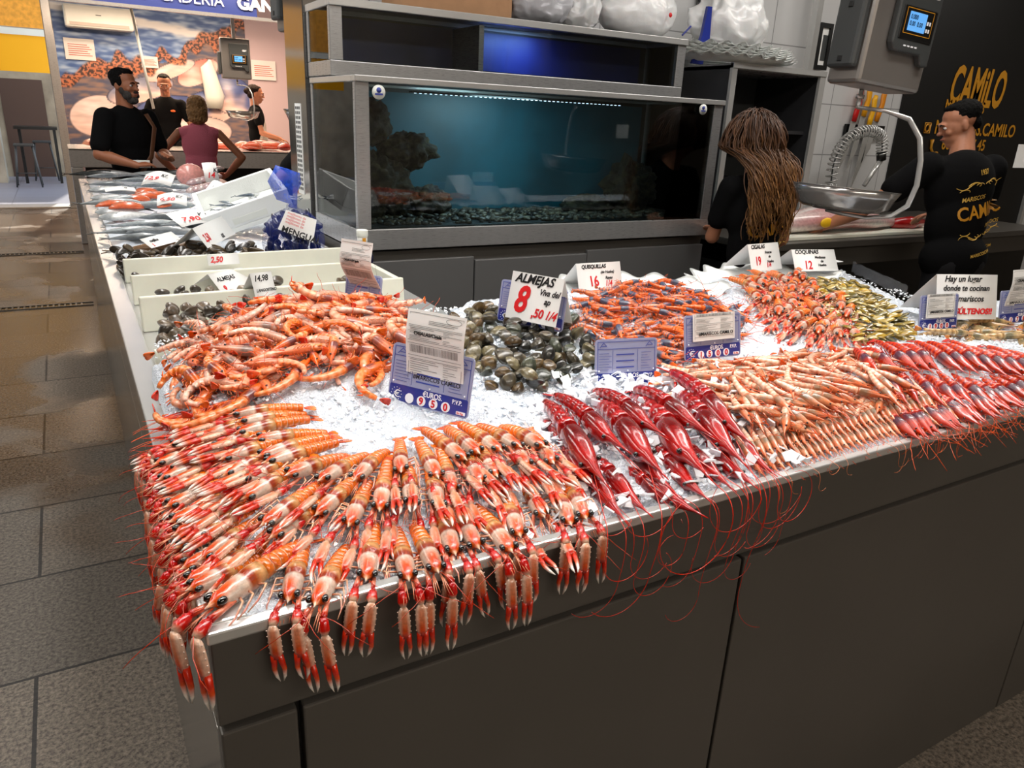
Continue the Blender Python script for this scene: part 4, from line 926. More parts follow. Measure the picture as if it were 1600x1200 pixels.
COQ = [clam('wedge_clam', .020, .0105, .0062, b_, r_, t_, 'coquina', i + 9, .5) for i, (b_, r_, t_) in enumerate((((.62, .52, .20), (.45, .38, .14), (.80, .74, .52)), ((.70, .58, .22), (.52, .40, .12), (.85, .80, .6)), ((.45, .40, .20), (.30, .27, .14), (.66, .60, .38)), ((.74, .66, .42), (.58, .50, .26), (.86, .82, .68))))]
PK = [tuple(P(a, b, 1.10)[:2]) for a, b in ((1255, 442), (1330, 440), (1425, 488), (1428, 512), (1345, 512), (1290, 476))]
shell_heap(COQ, PK, 290, .026, 3, .008, 51, lab3('small olive-gold wedge clam behind the cooking note', ['front part of the spread', 'middle of the spread', 'back part of the spread'], lambda x, y: (y - 1.18) / .72), 'wedge clam', 'olive-gold wedge clams', tilt=.5, ang=-1.0, z0=.006)
# ================================================================== left wing: white planks, shells
def plank(x0, x1, y, z1, lab, sl=.0):
    o = boxo('white_divider', (0, 0, 0), (x1 - x0, .022, z1 - 1.003), M['plank'], bevel=.004); o.location = (x0, y, 1.003); o.rotation_euler = (R(-6), 0, R(sl)); tag(o, lab, 'divider', 'white plastic dividers on the left wing')
plank(.128, .93, 2.86, 1.085, 'white plastic divider board, farthest of four, in front of the mussels', 3)
plank(.128, .90, 2.52, 1.095, 'white plastic divider board, second from the back, taller, with a stain', 2)
plank(.125, .90, 2.195, 1.10, 'white plastic divider board, third from the back, behind the near clams', 2)
plank(.12, .60, 1.80, 1.065, 'white plastic divider board nearest the orange prawn heap and half buried by it', 2)
tag(boxo('box_end', (.885, 2.25, 1.003), (.905, 2.54, 1.09), M['plank'], bevel=.003), 'short white end wall closing the second shell compartment at the right', 'divider')
PP = lambda l, z: [tuple(P(a, b, z)[:2]) for a, b in l]
flat = lambda x, y: 1.004
CL2 = [clam('clam', .0225, .018, .0125, b_, r_, t_, 'clam', i + 20) for i, (b_, r_, t_) in enumerate((((.42, .36, .30), (.30, .25, .20), (.55, .48, .38)), ((.50, .44, .36), (.34, .29, .23), (.62, .56, .48)), ((.34, .30, .25), (.22, .19, .16), (.45, .38, .28))))]
shell_heap(CL2, [(.14, 1.86), (.14, 2.16), (.75, 2.17), (.75, 2.0), (.5, 1.98), (.35, 1.86)], 96, .031, 3, .015, 61, lab3('brown-grey clam in the near compartment', ['left half of it', 'right half of it'], lambda x, y: (x - .14) / .68), 'clam', 'clams in the near compartment', hf=lambda x, y: 1.02 + .02 * sm((y - 1.85) / .2), z0=.01)
shell_heap(CL2, [(.14, 2.28), (.14, 2.50), (.86, 2.50), (.86, 2.28)], 34, .036, 2, .013, 62, lab3('brown clam in the middle compartment', ['left half of it', 'right half of it'], lambda x, y: (x - .14) / .7), 'clam', 'clams in the middle compartment', hf=lambda x, y: 1.03, z0=.01)
shell_heap(CL2, [(.15, 2.56), (.15, 2.83), (.88, 2.83), (.88, 2.56)], 12, .04, 2, .013, 63, 'brown clam low in the far compartment behind the second board', 'clam', 'clams in the far compartment', hf=flat, z0=.008)
MUS = [clam('mussel', .034, .0155, .0135, b_, r_, t_, 'clam', i + 30, .8) for i, (b_, r_, t_) in enumerate((((.22, .19, .15), (.12, .10, .09), (.42, .34, .24)), ((.34, .28, .19), (.20, .16, .12), (.5, .42, .3))))]
shell_heap(MUS, [(.13, 2.92), (.13, 3.18), (.62, 3.22), (.62, 2.92)], 110, .038, 4, .015, 64, lab3('dark mussel in the open heap behind the white boards', ['left half', 'right half'], lambda x, y: (x - .13) / .5), 'mussel', 'mussels heaped behind the boards', hf=flat, z0=.012)
# blue net bag of mussels
M['net'] = None
def netmat(name, col, sc=260, op=.45):
    mt = bpy.data.materials.new(name); mt.use_nodes = True; N, L = nodes(mt); b = N['Principled BSDF']; b.inputs['Base Color'].default_value = lin(col); b.inputs['Roughness'].default_value = .35
    tc = N.new('ShaderNodeTexCoord'); mp = N.new('ShaderNodeMapping'); mp.inputs['Rotation'].default_value = (.5, .5, .6); w1 = N.new('ShaderNodeTexWave'); w2 = N.new('ShaderNodeTexWave'); L.new(tc.outputs['Object'], mp.inputs[0])
    for w, d in ((w1, 'X'), (w2, 'Z')): w.bands_direction = d; w.inputs['Scale'].default_value = sc / 6.28; L.new(mp.outputs[0], w.inputs['Vector'])
    mx = N.new('ShaderNodeMath'); mx.operation = 'MAXIMUM'; L.new(w1.outputs['Fac'], mx.inputs[0]); L.new(w2.outputs['Fac'], mx.inputs[1])
    gt = N.new('ShaderNodeMapRange'); gt.inputs[1].default_value = .80; gt.inputs[2].default_value = .95; gt.inputs[3].default_value = op * .5; gt.inputs[4].default_value = min(1, op * 2); L.new(mx.outputs[0], gt.inputs[0]); L.new(gt.outputs[0], b.inputs['Alpha']); return mt
M['bluenet'] = netmat('blue_net', (.12, .22, .66), 300, .18); M['greennet'] = netmat('green_net', (.05, .42, .30), 300, .18); M['bluebag'] = mat('blue_net_tail', (.16, .36, .88), .4, alpha=.5, vary=.3, vscale=30)
def sack(name, c, prof, mt, lab, cat, seed=0, n=30):
    r = tag(empty(name, c), lab, cat); mb = MB()
    mb.loft([(p[2] if len(p) > 2 else 0, 0, p[0]) for p in prof], [(p[1], p[1] * .8) for p in prof], n, up=(0, 1, 0))
    for i, v in enumerate(mb.v): q = Vector(v); k = 1 + .10 * noise.noise(q * 22 + Vector((seed, 0, 0))); mb.v[i] = (v[0] * k, v[1] * k, v[2])
    mb.build('net', mt, r); return r
c = Vector((.76, 3.06, 1.003))
nb = sack('mussel_net_bag', c, [(0, .085), (.02, .115), (.09, .125), (.16, .115), (.20, .07), (.222, .022), (.235, .02)], M['bluenet'], 'bulging blue net bag full of dark mussels with a paper label, beside the tank', 'net bag')
MB2 = [clam('mussel', .030, .0155, .013, (.07, .07, .13), (.04, .04, .08), (.2, .2, .3), 'clam', 40)]
rs = random.Random(4)
k = 0
while k < 95:
    v = Vector((rs.uniform(-1, 1), rs.uniform(-1, 1), rs.uniform(0, 1)))
    if v.x ** 2 + v.y ** 2 > .85: continue
    if v.x ** 2 + v.y ** 2 < .35 and v.z < .8: continue
    w = .11 * (1 if v.z < .8 else .7); o = inst(MB2[0]); o.location = c + Vector((v.x * w, v.y * w * .8, .015 + v.z * .175)); o.rotation_euler = [rs.uniform(0, 6) for _ in range(3)]; tag(o, 'black-blue mussel packed inside the blue net bag', 'mussel', 'mussels in the blue net bag'); k += 1
mb = MB(); mb.loft([(0, 0, .222), (.005, 0, .24), (-.015, 0, .27), (-.025, 0, .32), (-.01, 0, .37)], [(.02, .012), (.016, .012), (.045, .02), (.065, .03), (.05, .025)], 18, up=(0, 1, 0))
for i, v in enumerate(mb.v): n = noise.noise(Vector(v) * 25) * .02; mb.v[i] = (v[0] + n, v[1] + n, v[2])
mb.build('net_tail', M['bluebag'], nb)
lb = MB(); lb.slab([(-.085, -.108, .155), (.045, -.118, .10), (.07, -.095, .185), (-.045, -.09, .225)], (0, .002, 0)); lb.build('label_sheet', M['paper'], nb, smooth=False)
text('MENGUAL', .034, M['ink'], nb, (-.078, -.1235, .150), (83, 22, 0), bold=.0008); 
for i in range(4): text('mejillones de', .014, M['red'], nb, (-.06 + .004 * i, -.118, .182 + i * .011), (80, 22, 0))
# green net with clams behind the spill
gn = sack('clam_net_bag', Vector((1.06, 1.64, 1.07)), [(-.01, .05), (.0, .075), (.03, .085), (.055, .06), (.07, .03)], M['greennet'], 'opened green net bag of clams under the clams price card', 'net bag', 5)
gn.scale = (1.3, 1.1, 1)
for k in range(15):
    a = rs.uniform(0, 6.3); q = rs.uniform(.2, .075); o = inst(rs.choice(CL)); o.location = (1.06 + math.cos(a) * .075 * rs.uniform(.3, 1), 1.64 + math.sin(a) * .06 * rs.uniform(.3, 1), 1.075 + rs.uniform(0, .045)); o.rotation_euler = [rs.uniform(0, 6) for _ in range(3)]; tag(o, 'dark clam still inside the green net bag', 'clam', 'clams inside the green net')
# bottle
bt = tag(empty('bottle', (.90, 2.63, 1.003)), 'dark blue bottle with white cap standing behind the boards by the tank', 'bottle')
mb = MB(); mb.loft([(0, 0, 0), (0, 0, .01), (0, 0, .10), (0, 0, .125), (0, 0, .14), (0, 0, .15)], [.034, .038, .038, .026, .018, .017], 20, up=(0, 1, 0)); mb.build('body', mat('blue_glass', (.04, .06, .22), .12, coat=.6), bt)
mb = MB(); mb.loft([(0, 0, .145), (0, 0, .168)], .0185, 20, up=(0, 1, 0)); mb.build('neck_label', M['paper'], bt)
mb = MB(); mb.loft([(0, 0, .168), (0, 0, .192)], .021, 20, up=(0, 1, 0)); mb.build('cap', M['white'], bt, bevel=.002)
boxo('seal', (-.006, -.022, .15), (.006, -.0185, .165), M['gold'], bt)

# ================================================================== fish on the left wing
def fish(name, L, h, w, back, belly, seed, brown=False):
    rs = random.Random(seed); r = empty(name); mb = MB(); ss = [0, .03, .08, .16, .26, .4, .55, .7, .82, .90, .94]; hh = [.12, .4, .62, .85, .98, 1.0, .88, .62, .36, .22, .20]
    pts = [(-s * L, math.sin(s * 3) * .02 * L, 0) for s in ss]
    mb.loft(pts, [(w * a, h * a) for a in hh], 14, belly, ca=lambda i, a, c: mix(mix(belly, (.8, .8, .8), .3), back, sm(.5 + .8 * math.sin(a))) if i > 3 else mix(back, belly, .4 + .3 * math.sin(a * 2)))
    mb.build('body', M['fish'], r)
    e = Vector(pts[-1]); mb = MB(); mb.slab([e + Vector((.02 * L, 0, h * .2)), e + Vector((-.13 * L, .002, h * 1.0)), e + Vector((-.07 * L, 0, 0)), e + Vector((-.13 * L, -.002, -h * 1.0)), e + Vector((.02 * L, 0, -h * .2))], (0, .003, 0), mix(back, (.3, .3, .3), .3)); mb.build('tail_fin', M['fish'], r, smooth=False)
    mb = MB(); mb.slab([(-.3 * L, 0, h * .9), (-.36 * L, 0, h * 1.5), (-.62 * L, 0, h * 1.05), (-.66 * L, 0, h * .65)], (0, .002, 0), back); mb.build('dorsal_fin', M['fish'], r, smooth=False)
    for k in (-1, 1):
        mb = MB(); mb.ell((-.07 * L, k * w * .5, h * .2), (.016 * L + .002, .003, .016 * L + .002), (.8, .8, .75), 9, 6, cf=lambda q: (.02, .02, .02) if abs(q.y) > .75 else (.85, .83, .75)); mb.build('eye', M['eye'] if False else M['fish'], r)
        mb = MB(); mb.slab([(-.22 * L, k * w * .95, 0), (-.33 * L, k * w * 1.3, h * .05), (-.30 * L, k * w * 1.2, -h * .4)], (0, k * .002, 0), mix(back, belly, .5)); mb.build('side_fin', M['fish'], r, smooth=False)
    kids(r)
    for c in r.children: kids(c)
    return r
SV = (.82, .84, .84); FI = [fish('silver_fish', .34, .045, .022, (.58, .61, .62), SV, 1), fish('silver_fish', .28, .036, .02, (.50, .52, .53), (.86, .86, .85), 2), fish('brown_fish', .36, .035, .03, (.45, .34, .24), (.75, .66, .56), 3), fish('dark_fish', .40, .038, .03, (.18, .19, .19), (.5, .5, .5), 4), fish('small_fish', .13, .014, .008, (.35, .40, .45), SV, 5), fish('pink_fish', .26, .034, .024, (.72, .52, .50), (.88, .76, .74), 6)]
def fishbed():
    xs = np.arange(.13, .99, .02); ys = np.arange(3.28, 6.72, .03); V = []; F = []; nx = len(xs)
    for y in ys:
        for x in xs: e = min(1, (x - .12) / .05, (.99 - x) / .05, (6.74 - y) / .06, (y - 3.26) / .04); V.append((x, y, 1.004 + e * (.012 + .012 * noise.noise(Vector((x * 14, y * 14, 0))) + .008 * noise.noise(Vector((x * 40, y * 40, 0))))))
    for j in range(len(ys) - 1):
        for i in range(nx - 1): a = j * nx + i; F.append((a, a + 1, a + nx + 1, a + nx))
    me = bpy.data.meshes.new('crushed_ice'); me.from_pydata(V, [], F); me.materials.append(M['ice']); me.polygons.foreach_set('use_smooth', [True] * len(F)); o = bpy.data.objects.new('crushed_ice', me); COL.objects.link(o)
    tag(o, 'thin bed of crushed ice under the whole fish on the left wing', 'ice', kind='stuff')
fishbed()
def lay(k, x, y, z, deg, lab, cat='fish', grp=None, s=1.0, roll=75):
    o = inst(FI[k]); o.location = (x, y, z); o.rotation_euler = Euler((R(roll), 0, 0)).to_matrix().to_euler(); o.rotation_euler = (Matrix.Rotation(R(deg), 3, 'Z') @ Matrix.Rotation(R(roll), 3, 'X')).to_euler(); o.scale = (s, s, s); return tag(o, lab, cat, grp)
def layp(k, px, py, z, deg, lab, **q): p = P(px, py, z); h = (.34, .28, .36, .40, .13, .26)[k] * q.get('s', 1) * .5; cx = math.cos(R(deg)) > 0; return lay(k, min(max(p.x + math.cos(R(deg)) * h, .33 if cx else .1), .93 if cx else .6), min(p.y + math.sin(R(deg)) * h, 6.6), z, deg, lab, **q)
lay(2, .50, 3.32, 1.035, 3, 'long brown scaly fish laid across the wing just behind the mussels', s=1.1)
for i, (px, py, dg, k) in enumerate([(215, 372, 4, 1), (290, 352, -5, 1), (225, 352, 8, 0), (250, 340, 0, 1)]): layp(k, px, py, 1.03, dg, f'silver fish on ice in the row behind the brown fish, {ORD[i]} of the row', s=.95)
layp(0, 245, 322, 1.06, 2, 'large silver fish with open head lying broadside in the middle of the fish heap', s=1.15)
layp(1, 178, 330, 1.04, 200, 'round-headed silver fish by the steel edge, head toward the aisle', s=1.0)
layp(1, 200, 338, 1.04, 195, 'second round-headed silver fish by the steel edge, darker back', s=1.0)
gs = random.Random(9)
spots = [(165, 288, 5), (205, 282, 12), (180, 300, -6), (150, 310, 175), (230, 290, 0), (160, 275, 10), (215, 270, 4), (255, 278, -15), (190, 312, 8), (240, 300, 20), (170, 318, 3), (140, 297, 182), (265, 292, -10), (215, 258, 2), (160, 265, 8), (270, 312, 30), (300, 345, 12), (255, 362, 3), (195, 362, 2)]
for i, (px, py, dg) in enumerate(spots):
    layp(gs.choice((0, 1, 1)), px, py, 1.05 + .008 * (i % 3), dg + gs.uniform(-16, 16), f'grey-silver fish scattered in the far heap of whole fish, {ORD[i]} of them', grp='whole fish on the left wing', s=gs.uniform(.75, 1.05))
for i, (px, py, dg) in enumerate([(150, 272, 3), (270, 272, -8), (145, 264, 178)]): layp(3, px, py, 1.06, dg, f'black-backed fish at the far end of the wing, {ORD[i]} from the left', s=1.0)
# pale fillets / squid bodies in fans
FIL = []
def fillet(name, col, L=.16, w=.035, h=.022):
    mb = MB(); ss = [0, .1, .3, .6, .85, 1]; hh = [.3, .75, 1, .95, .6, .15]
    mb.loft([(-s * L, .02 * math.sin(s * 3), .015 * math.sin(s * 3.1)) for s in ss], [(w * a, h * a) for a in hh], 12, col, ca=lambda i, a, c: mix(c, (.5, .42, .42), .5 * sm(math.sin(a)))); return mb.build(name, M['fish'])
FIL = [fillet('squid', (.84, .76, .74)), fillet('squid', (.80, .66, .66)), fillet('salmon_fillet', (.96, .42, .22), .17, .05, .02)]
def put1(o, px, py, z, deg, lab, cat, grp=None, s=1):
    p = P(px, py, z); o.location = p; o.rotation_euler = (0, 0, R(deg)); o.scale = (s, s, s); tag(o, lab, cat, grp)
for i in range(15):
    px = 278 + (i % 5) * 9; py = 274 + (i // 5) * 13 - (i % 5) * 2; put1(inst(FIL[i % 2]), px + 14, py, 1.075 + (i % 5) * .008, 205 + i * 3, f'pinkish-grey squid, {("back", "middle", "front")[i // 5]} row of the fan, {ORD[i % 5]} from the left', 'squid', 'squid fan', .9)
for i, (px, py) in enumerate([(205, 322), (225, 324), (250, 308), (235, 312), (265, 306), (285, 320), (245, 300)]): put1(inst(FIL[2]), px, py, 1.06, 8 * i, f'bright orange salmon piece among the silver fish, {ORD[i]} of the scattered pieces', 'salmon piece', 'salmon pieces')
mb = MB(); p = P(295, 262, 1.08); mb.loft([(0, .08, 0), (0, 0, 0), (0, -.05, 0)], [(.085, .075), (.10, .085), (.09, .07)], 22, (.90, .62, .58))
o = mb.build('tuna_steak', M['fish']); o.location = (.80, 6.2, 1.09); tag(o, 'big pale pink block of fish steak standing at the far end of the heap', 'fish steak')
mb = MB(); mb.ell((0, 0, 0), (.10, .09, .06), (.82, .68, .62), 14, 9); o = mb.build('fish_piece', M['fish']); o.location = (.90, 5.75, 1.05); tag(o, 'beige chunk of fish beside the outstretched wrist at the far end', 'fish piece')
# foam boxes
def foambox(name, c, rz, L, w, h, tilt, lab):
    r = tag(empty(name, c), lab, 'foam box'); r.rotation_euler = (R(tilt), 0, R(rz)); t = .022
    boxo('base', (0, 0, 0), (L, w, t), M['foam'], r, .004)
    for a, b in (((0, 0, t), (L, t, h)), ((0, w - t, t), (L, w, h)), ((0, t, t), (t, w - t, h)), ((L - t, t, t), (L, w - t, h))): boxo('wall', a, b, M['foam'], r, .004)
    boxo('handle_recess', (L * .3, -.002, h * .3), (L * .7, .001, h * .55), M['white'], r)
    return r
BX = Matrix.Translation((.53, 3.62, 1.012)) @ Euler((R(9), R(-19), R(-6))).to_matrix().to_4x4()
c0 = P(305, 352, 1.01); c1_ = P(425, 300, 1.06)
rz = math.degrees(math.atan2(c1_.y - P(330, 372, 1.03).y, c1_.x - P(330, 372, 1.03).x))
fb = foambox('foam_fish_box', (0, 0, 0), 0, .40, .42, .115, 0, 'white polystyrene box of small grey fish set at an angle beside the mussel bag')
fb.rotation_euler = BX.to_euler(); fb.location = BX.translation
for i in range(22):
    q = BX @ Vector((gs.uniform(.15, .36), gs.uniform(.06, .36), .035 + .006 * (i % 4))); lay(4, q.x, q.y, q.z, gs.uniform(0, 360), 'little grey fish lying in the polystyrene box', 'small fish', 'little fish in the foam box')
tag(boxo('white_tray', (.62, 4.35, 1.004), (.98, 4.62, 1.12), M['white'], bevel=.01), 'small white weighing tray behind the polystyrene box', 'tray')

# ================================================================== cards and price holders
def ribbon(mb, pts, w, c=None):       # handwriting stroke, flat in XZ
    for a, b in zip(pts, pts[1:]):
        a = Vector(a); b = Vector(b); d = (b - a)
        if d.length < 1e-6: continue
        n = Vector((-d.z, 0, d.x)).normalized() * w * .5; e = d.normalized() * w * .3; mb.slab([a - n - e, b - n + e, b + n + e, a + n - e], (0, -.0003, 0))
def tent(name, A, B, h, lean, lab, lines, depth=.09, curl=0):
    """folded card: front bottom edge from A to B (world), height h, leaning back"""
    A = Vector(A); B = Vector(B); X_ = B - A; w = X_.length; rz = math.atan2(X_.y, X_.x)
    r = tag(empty(name, A, rz), lab, 'price card', 'handwritten cards'); r.rotation_euler = (0, -math.asin(max(-1, min(1, X_.z / w))), rz)
    ob = MB(); n = 8; V0 = []
    def face(z0, y0, z1, y1):
        mb = MB(); rows = []
        for i in range(n + 1):
            t = i / n; zz = z0 + (z1 - z0) * t; yy = y0 + (y1 - y0) * t + curl * math.sin(t * 3.14); rows.append((mb.vert((0, yy, zz)), mb.vert((w, yy, zz)), mb.vert((0, yy + .0012, zz)), mb.vert((w, yy + .0012, zz))))
        for a, b in zip(rows, rows[1:]):
            mb.f += [(a[0], a[1], b[1], b[0]), (a[2], b[2], b[3], a[3]), (a[0], b[0], b[2], a[2]), (a[1], a[3], b[3], b[1])]
        return mb
    ty = math.sin(R(lean)) * h; tz = math.cos(R(lean)) * h
    f = face(0, 0, tz, ty).build('front_face', M['paper'], r)
    if depth: face(-.005, ty + depth, tz, ty + .001).build('rear_face', M['paper'], r)
    for (s, x, z, size, mt, sh, bd, sx) in lines:
        mm = Matrix.Rotation(R(-lean), 4, 'X') @ Matrix.Translation((x * w, -.0012, z * h)) @ Matrix.Rotation(R(90), 4, 'X') @ Matrix.Diagonal((sx, 1, 1, 1))
        text(s, size, M[mt], r, None, shear=sh, bold=bd, M4=mm)
    return r, (w, h, lean)
def card(bl, br, z, h, lean, lab, lines, **k):
    return tent('price_card', P(*bl, z), P(*br, z), h, lean, lab, lines, **k)
def line_on(r, w, h, lean, x0, z0, x1, z1, t, mt):
    mb = MB(); ribbon(mb, [(x0 * w, 0, z0 * h), (x1 * w, 0, z1 * h)], t); mb.v = [tuple(Matrix.Rotation(R(-lean), 3, 'X') @ (Vector(v) + Vector((0, -.0012, 0)))) for v in mb.v]; mb.build('underline', M[mt], r, smooth=False)
# holders
def holder(bl, br, z, h, lean, digits, lab, paper=None, pcode='big', sink=0, fade=False):
    A = P(*bl, z); B = P(*br, z); d = B - A; d.z = 0; w = d.length; rz = math.atan2(d.y, d.x)
    r = tag(empty('price_holder', A - Vector((0, 0, sink))), lab, 'price sign', 'blue price holders'); r.rotation_euler = (Matrix.Rotation(rz, 3, 'Z') @ Matrix.Rotation(R(-lean), 3, 'X')).to_euler()
    u = h / .125; c = .010
    def rr(x0, z0, x1, z1, rad, mt, nm, y0=0, y1=.003):
        mb = MB(); pts = []
        for cx, cz, a0 in ((x1 - rad, z0 + rad, -90), (x1 - rad, z1 - rad, 0), (x0 + rad, z1 - rad, 90), (x0 + rad, z0 + rad, 180)):
            for k in range(5): a = R(a0 + k * 22.5); pts.append((cx + math.cos(a) * rad, y0, cz + math.sin(a) * rad))
        mb.slab(pts, (0, y1 - y0, 0)); return mb.build(nm, mt, r, smooth=False)
    rr(0, 0, w, h, .010 * u, M['lilac'], 'backing', 0, .003)
    rr(.003, .003, w - .003, h * .31, .004, M['blue'], 'price_band', -.0006, 0)
    mb = MB(); t = .0012
    for a, b in (((.006, h * .80), (w - .006, h * .80)), ((.006, h - .006), (w - .006, h - .006)), ((.006, h * .31), (.006, h - .006)), ((w - .006, h * .31), (w - .006, h - .006))): ribbon(mb, [(a[0], -.0004, a[1]), (b[0], -.0004, b[1])], t)
    for a in (.28, .68): ribbon(mb, [(w * a, -.0004, h * .34), (w * a, -.0004, h * .78)], t * .6)
    for k in range(7): ribbon(mb, [(w * .06, -.0004, h * (.38 + .055 * k)), (w * (.22 + .04 * (k % 2)), -.0004, h * (.38 + .055 * k))], t * .6); ribbon(mb, [(w * .74, -.0004, h * (.38 + .055 * k)), (w * (.9 - .03 * (k % 3)), -.0004, h * (.38 + .055 * k))], t * .6)
    for k in range(3): ribbon(mb, [(w * .34, -.0004, h * (.42 + .13 * k)), (w * .62, -.0004, h * (.42 + .13 * k))], t * 2.2)
    for s_ in (.13, .87):
        ribbon(mb, [(w * (s_ - .06), -.0004, h * .83), (w * s_, -.0004, h * .93), (w * (s_ + .05), -.0004, h * .86), (w * (s_ - .03), -.0004, h * .86)], t)
    mb.build('print', M['bluel'], r, smooth=False)
    mb = MB()
    for (a, b) in ((.06, .36), (.52, .345), (.94, .36)): mb.ell((w * a, -.002, h * b), .0018, nu=7, nv=5)
    mb.build('stud', M['wht'], r)
    text('€UROS.', h * .13, M['wht'], r, (w * .44, -.001, h * .20), sx=.85, bold=.0002); text('P.V.P.', h * .105, M['wht'], r, (w * .80, -.001, h * .20), sx=.8, bold=.0002)
    text('€', h * .17, M['wht'], r, (w * .075, -.001, h * .09), sx=w / h * .8)
    mb = MB()
    for k in range(12): a = k * 6.283 / 12; mb.ell((w * .11 + math.cos(a) * h * .105, -.0009, h * .15 + math.sin(a) * h * .105), (.0011, .0004, .0011), nu=5, nv=4)
    mb.build('star_ring', M['wht'], r)
    for k, dg in enumerate(digits):
        cx = w * (.28 + .15 * k); mb = MB(); mb.loft([(cx, -.0006, h * .115), (cx, -.0014, h * .115)], [(h * .085, h * .085)] * 2, 20, up=(0, 0, 1)); mb.build('dial_window', M['wht'], r, smooth=False)
        if dg.strip(): text(dg, h * .17, M['red'], r, (cx, -.0018, h * .058), align='CENTER', bold=.0006)
    rr(w * .86, h * .045, w * .97, h * .10, .001, M['wht'], 'unit_sticker', -.0009, 0)
    text('En Kg.', h * .05, M['red'], r, (w * .87, -.0012, h * .055), bold=.0001)
    if paper:
        x0, x1, z0, z1, cu = paper; mb = MB(); n = 14; rows = []
        yf = lambda z: -.006 - cu * max(0, (z - h * .8) / h) ** 1.5 * .03 + cu * .012 * math.sin(z / h * 4)
        for i in range(n + 1): z_ = h * (z0 + (z1 - z0) * i / n); y_ = yf(z_); rows.append((mb.vert((x0 * w, y_, z_)), mb.vert((x1 * w, y_, z_)), mb.vert((x0 * w, y_ + .0008, z_)), mb.vert((x1 * w, y_ + .0008, z_))))
        for a, b in zip(rows, rows[1:]): mb.f += [(a[0], a[1], b[1], b[0]), (a[2], b[2], b[3], a[3]), (a[0], b[0], b[2], a[2]), (a[1], a[3], b[3], b[1])]
        pm = mb.build('label_sheet', M['paper'], r, smooth=False)
        W_ = (x1 - x0) * w; Hh = (z1 - z0) * h; mk = MB()
        def Q(u_, v_): z_ = h * z0 + v_ * Hh; return Vector((x0 * w + u_ * W_, yf(z_) - .0006, z_))
        def ln(u0, v0, u1, v1, t_): 
            a, b = Q(u0, v0), Q(u1, v1); d_ = (b - a).normalized(); n_ = Vector((-d_.z, 0, d_.x)) * t_ * .5; mk.slab([a - n_, b - n_, b + n_, a + n_], (0, -.0002, 0))
        T_ = .0005
        for v in ((.96, .80, .78, .72, .60, .56, .40, .36, .14, .06) if pcode == 'big' else (.9, .62, .4, .15)): ln(.04, v, .96, v, T_)
        ln(.04, .06, .04, .96, T_); ln(.96, .06, .96, .96, T_)
        rq = random.Random(len(lab))
        top, bot = (.54, .44) if pcode == 'big' else (.99, .90)
        for k in range(44): ln(.08 + k * .019, bot, .08 + k * .019, top, .0003 + .0007 * rq.random())
        vs = [.76, .74, .70, .66, .64, .62, .34, .31, .28, .25, .22, .19, .16] if pcode == 'big' else [.8, .76, .72, .68, .56, .52, .48, .44, .34, .3, .26]
        for v in vs: ln(.07, v, rq.uniform(.25, .6), v, T_ * 1.2); ln(.65, v, rq.uniform(.7, .93), v, T_)
        if pcode == 'big':
            for v in (.88, .86, .84): ln(.38, v, rq.uniform(.7, .92), v, T_ * 1.2)
            for k in range(20): a = k * 6.283 / 20; b = (k + 1) * 6.283 / 20; ln(.80 + .13 * math.cos(a), .915 + .035 * math.sin(a), .80 + .13 * math.cos(b), .915 + .035 * math.sin(b), T_)
        mk.build('label_print', M['ink'], r, smooth=False)
        p_ = Q(.13, .085 if pcode == 'big' else .20); text('#MARISCOS CAMILO', .0075 * (W_ / .085), M['ink'], r, (p_.x, p_.y - .0004, p_.z), bold=.0001)
        if pcode == 'big': p_ = Q(.14, .675); text('CIGALAS/Cigala', .0062 * (W_ / .085), M['ink'], r, (p_.x, p_.y - .0004, p_.z), bold=.0002)
    return r
LZ = 1.052
holder((605, 624), (730, 656), LZ + .004, .118, 12, ' 950', 'big blue price holder reading 9,50 with tall white label, above the langoustines', (.20, .90, .36, 1.62, .6), 'big')
holder((537, 488), (592, 500), 1.10, .11, 8, ' 1 0', 'blue price holder with long curling white label stuck in the orange prawn heap', (.12, .98, .28, 1.75, 1.8), 'big')
holder((776, 500), (878, 520), 1.115, .105, 10, '    ', 'blue price holder mostly hidden behind the clams price card')
holder((930, 600), (1026, 594), LZ, .11, 10, '    ', 'blue price holder without paper label, half sunk above the deep red prawns', sink=.012)
holder((1070, 565), (1157, 555), LZ + .012, .11, 12, '1500', 'blue price holder reading 15,00 at the front of the roe prawn tray', (.12, .86, .42, 1.02, 0), 'small')
holder((1435, 518), (1494, 513), LZ + .01, .105, 10, '1900', 'blue price holder reading 19,00 in front of the handwritten cooking note', (.12, .86, .36, 1.02, 0), 'small')
holder((1560, 508), (1624, 500), LZ + .01, .105, 10, '1780', 'blue price holder reading 17,80 cut by the right edge of the photo', (.10, .90, .5, 1.6, .6), 'big')
card((789, 495), (868, 512), 1.135, .115, 14, 'white handwritten card for clams at 8,50 standing over the green net bag', [('ALMEJAS', .08, .80, .030, 'ink', .3, .0008, .95), ('8', .12, .18, .090, 'red', .25, .0026, .8), (',50', .50, .12, .030, 'red', .2, .0008, .9), ('Viva del', .58, .60, .021, 'ink', .35, .0004, .85), ('ap', .70, .42, .021, 'ink', .35, .0004, .9), ('1/4', .76, .12, .030, 'red', .4, .0006, .8)], depth=.05)
card((905, 455), (973, 450), 1.105, .085, 20, 'white tent card for small prawns at 16 behind the clams card', [('QUISQUILLAS', .10, .80, .0165, 'ink', .2, .0006, .9), ('16', .25, .15, .045, 'red', -.1, .001, .8), ('1/4', .60, .12, .026, 'red', .2, .0005, .8), ('(de Huelva)', .52, .60, .012, 'ink', .3, .0003, .9), ('Rayas', .62, .38, .013, 'ink', .2, .0003, .9)], depth=.09)
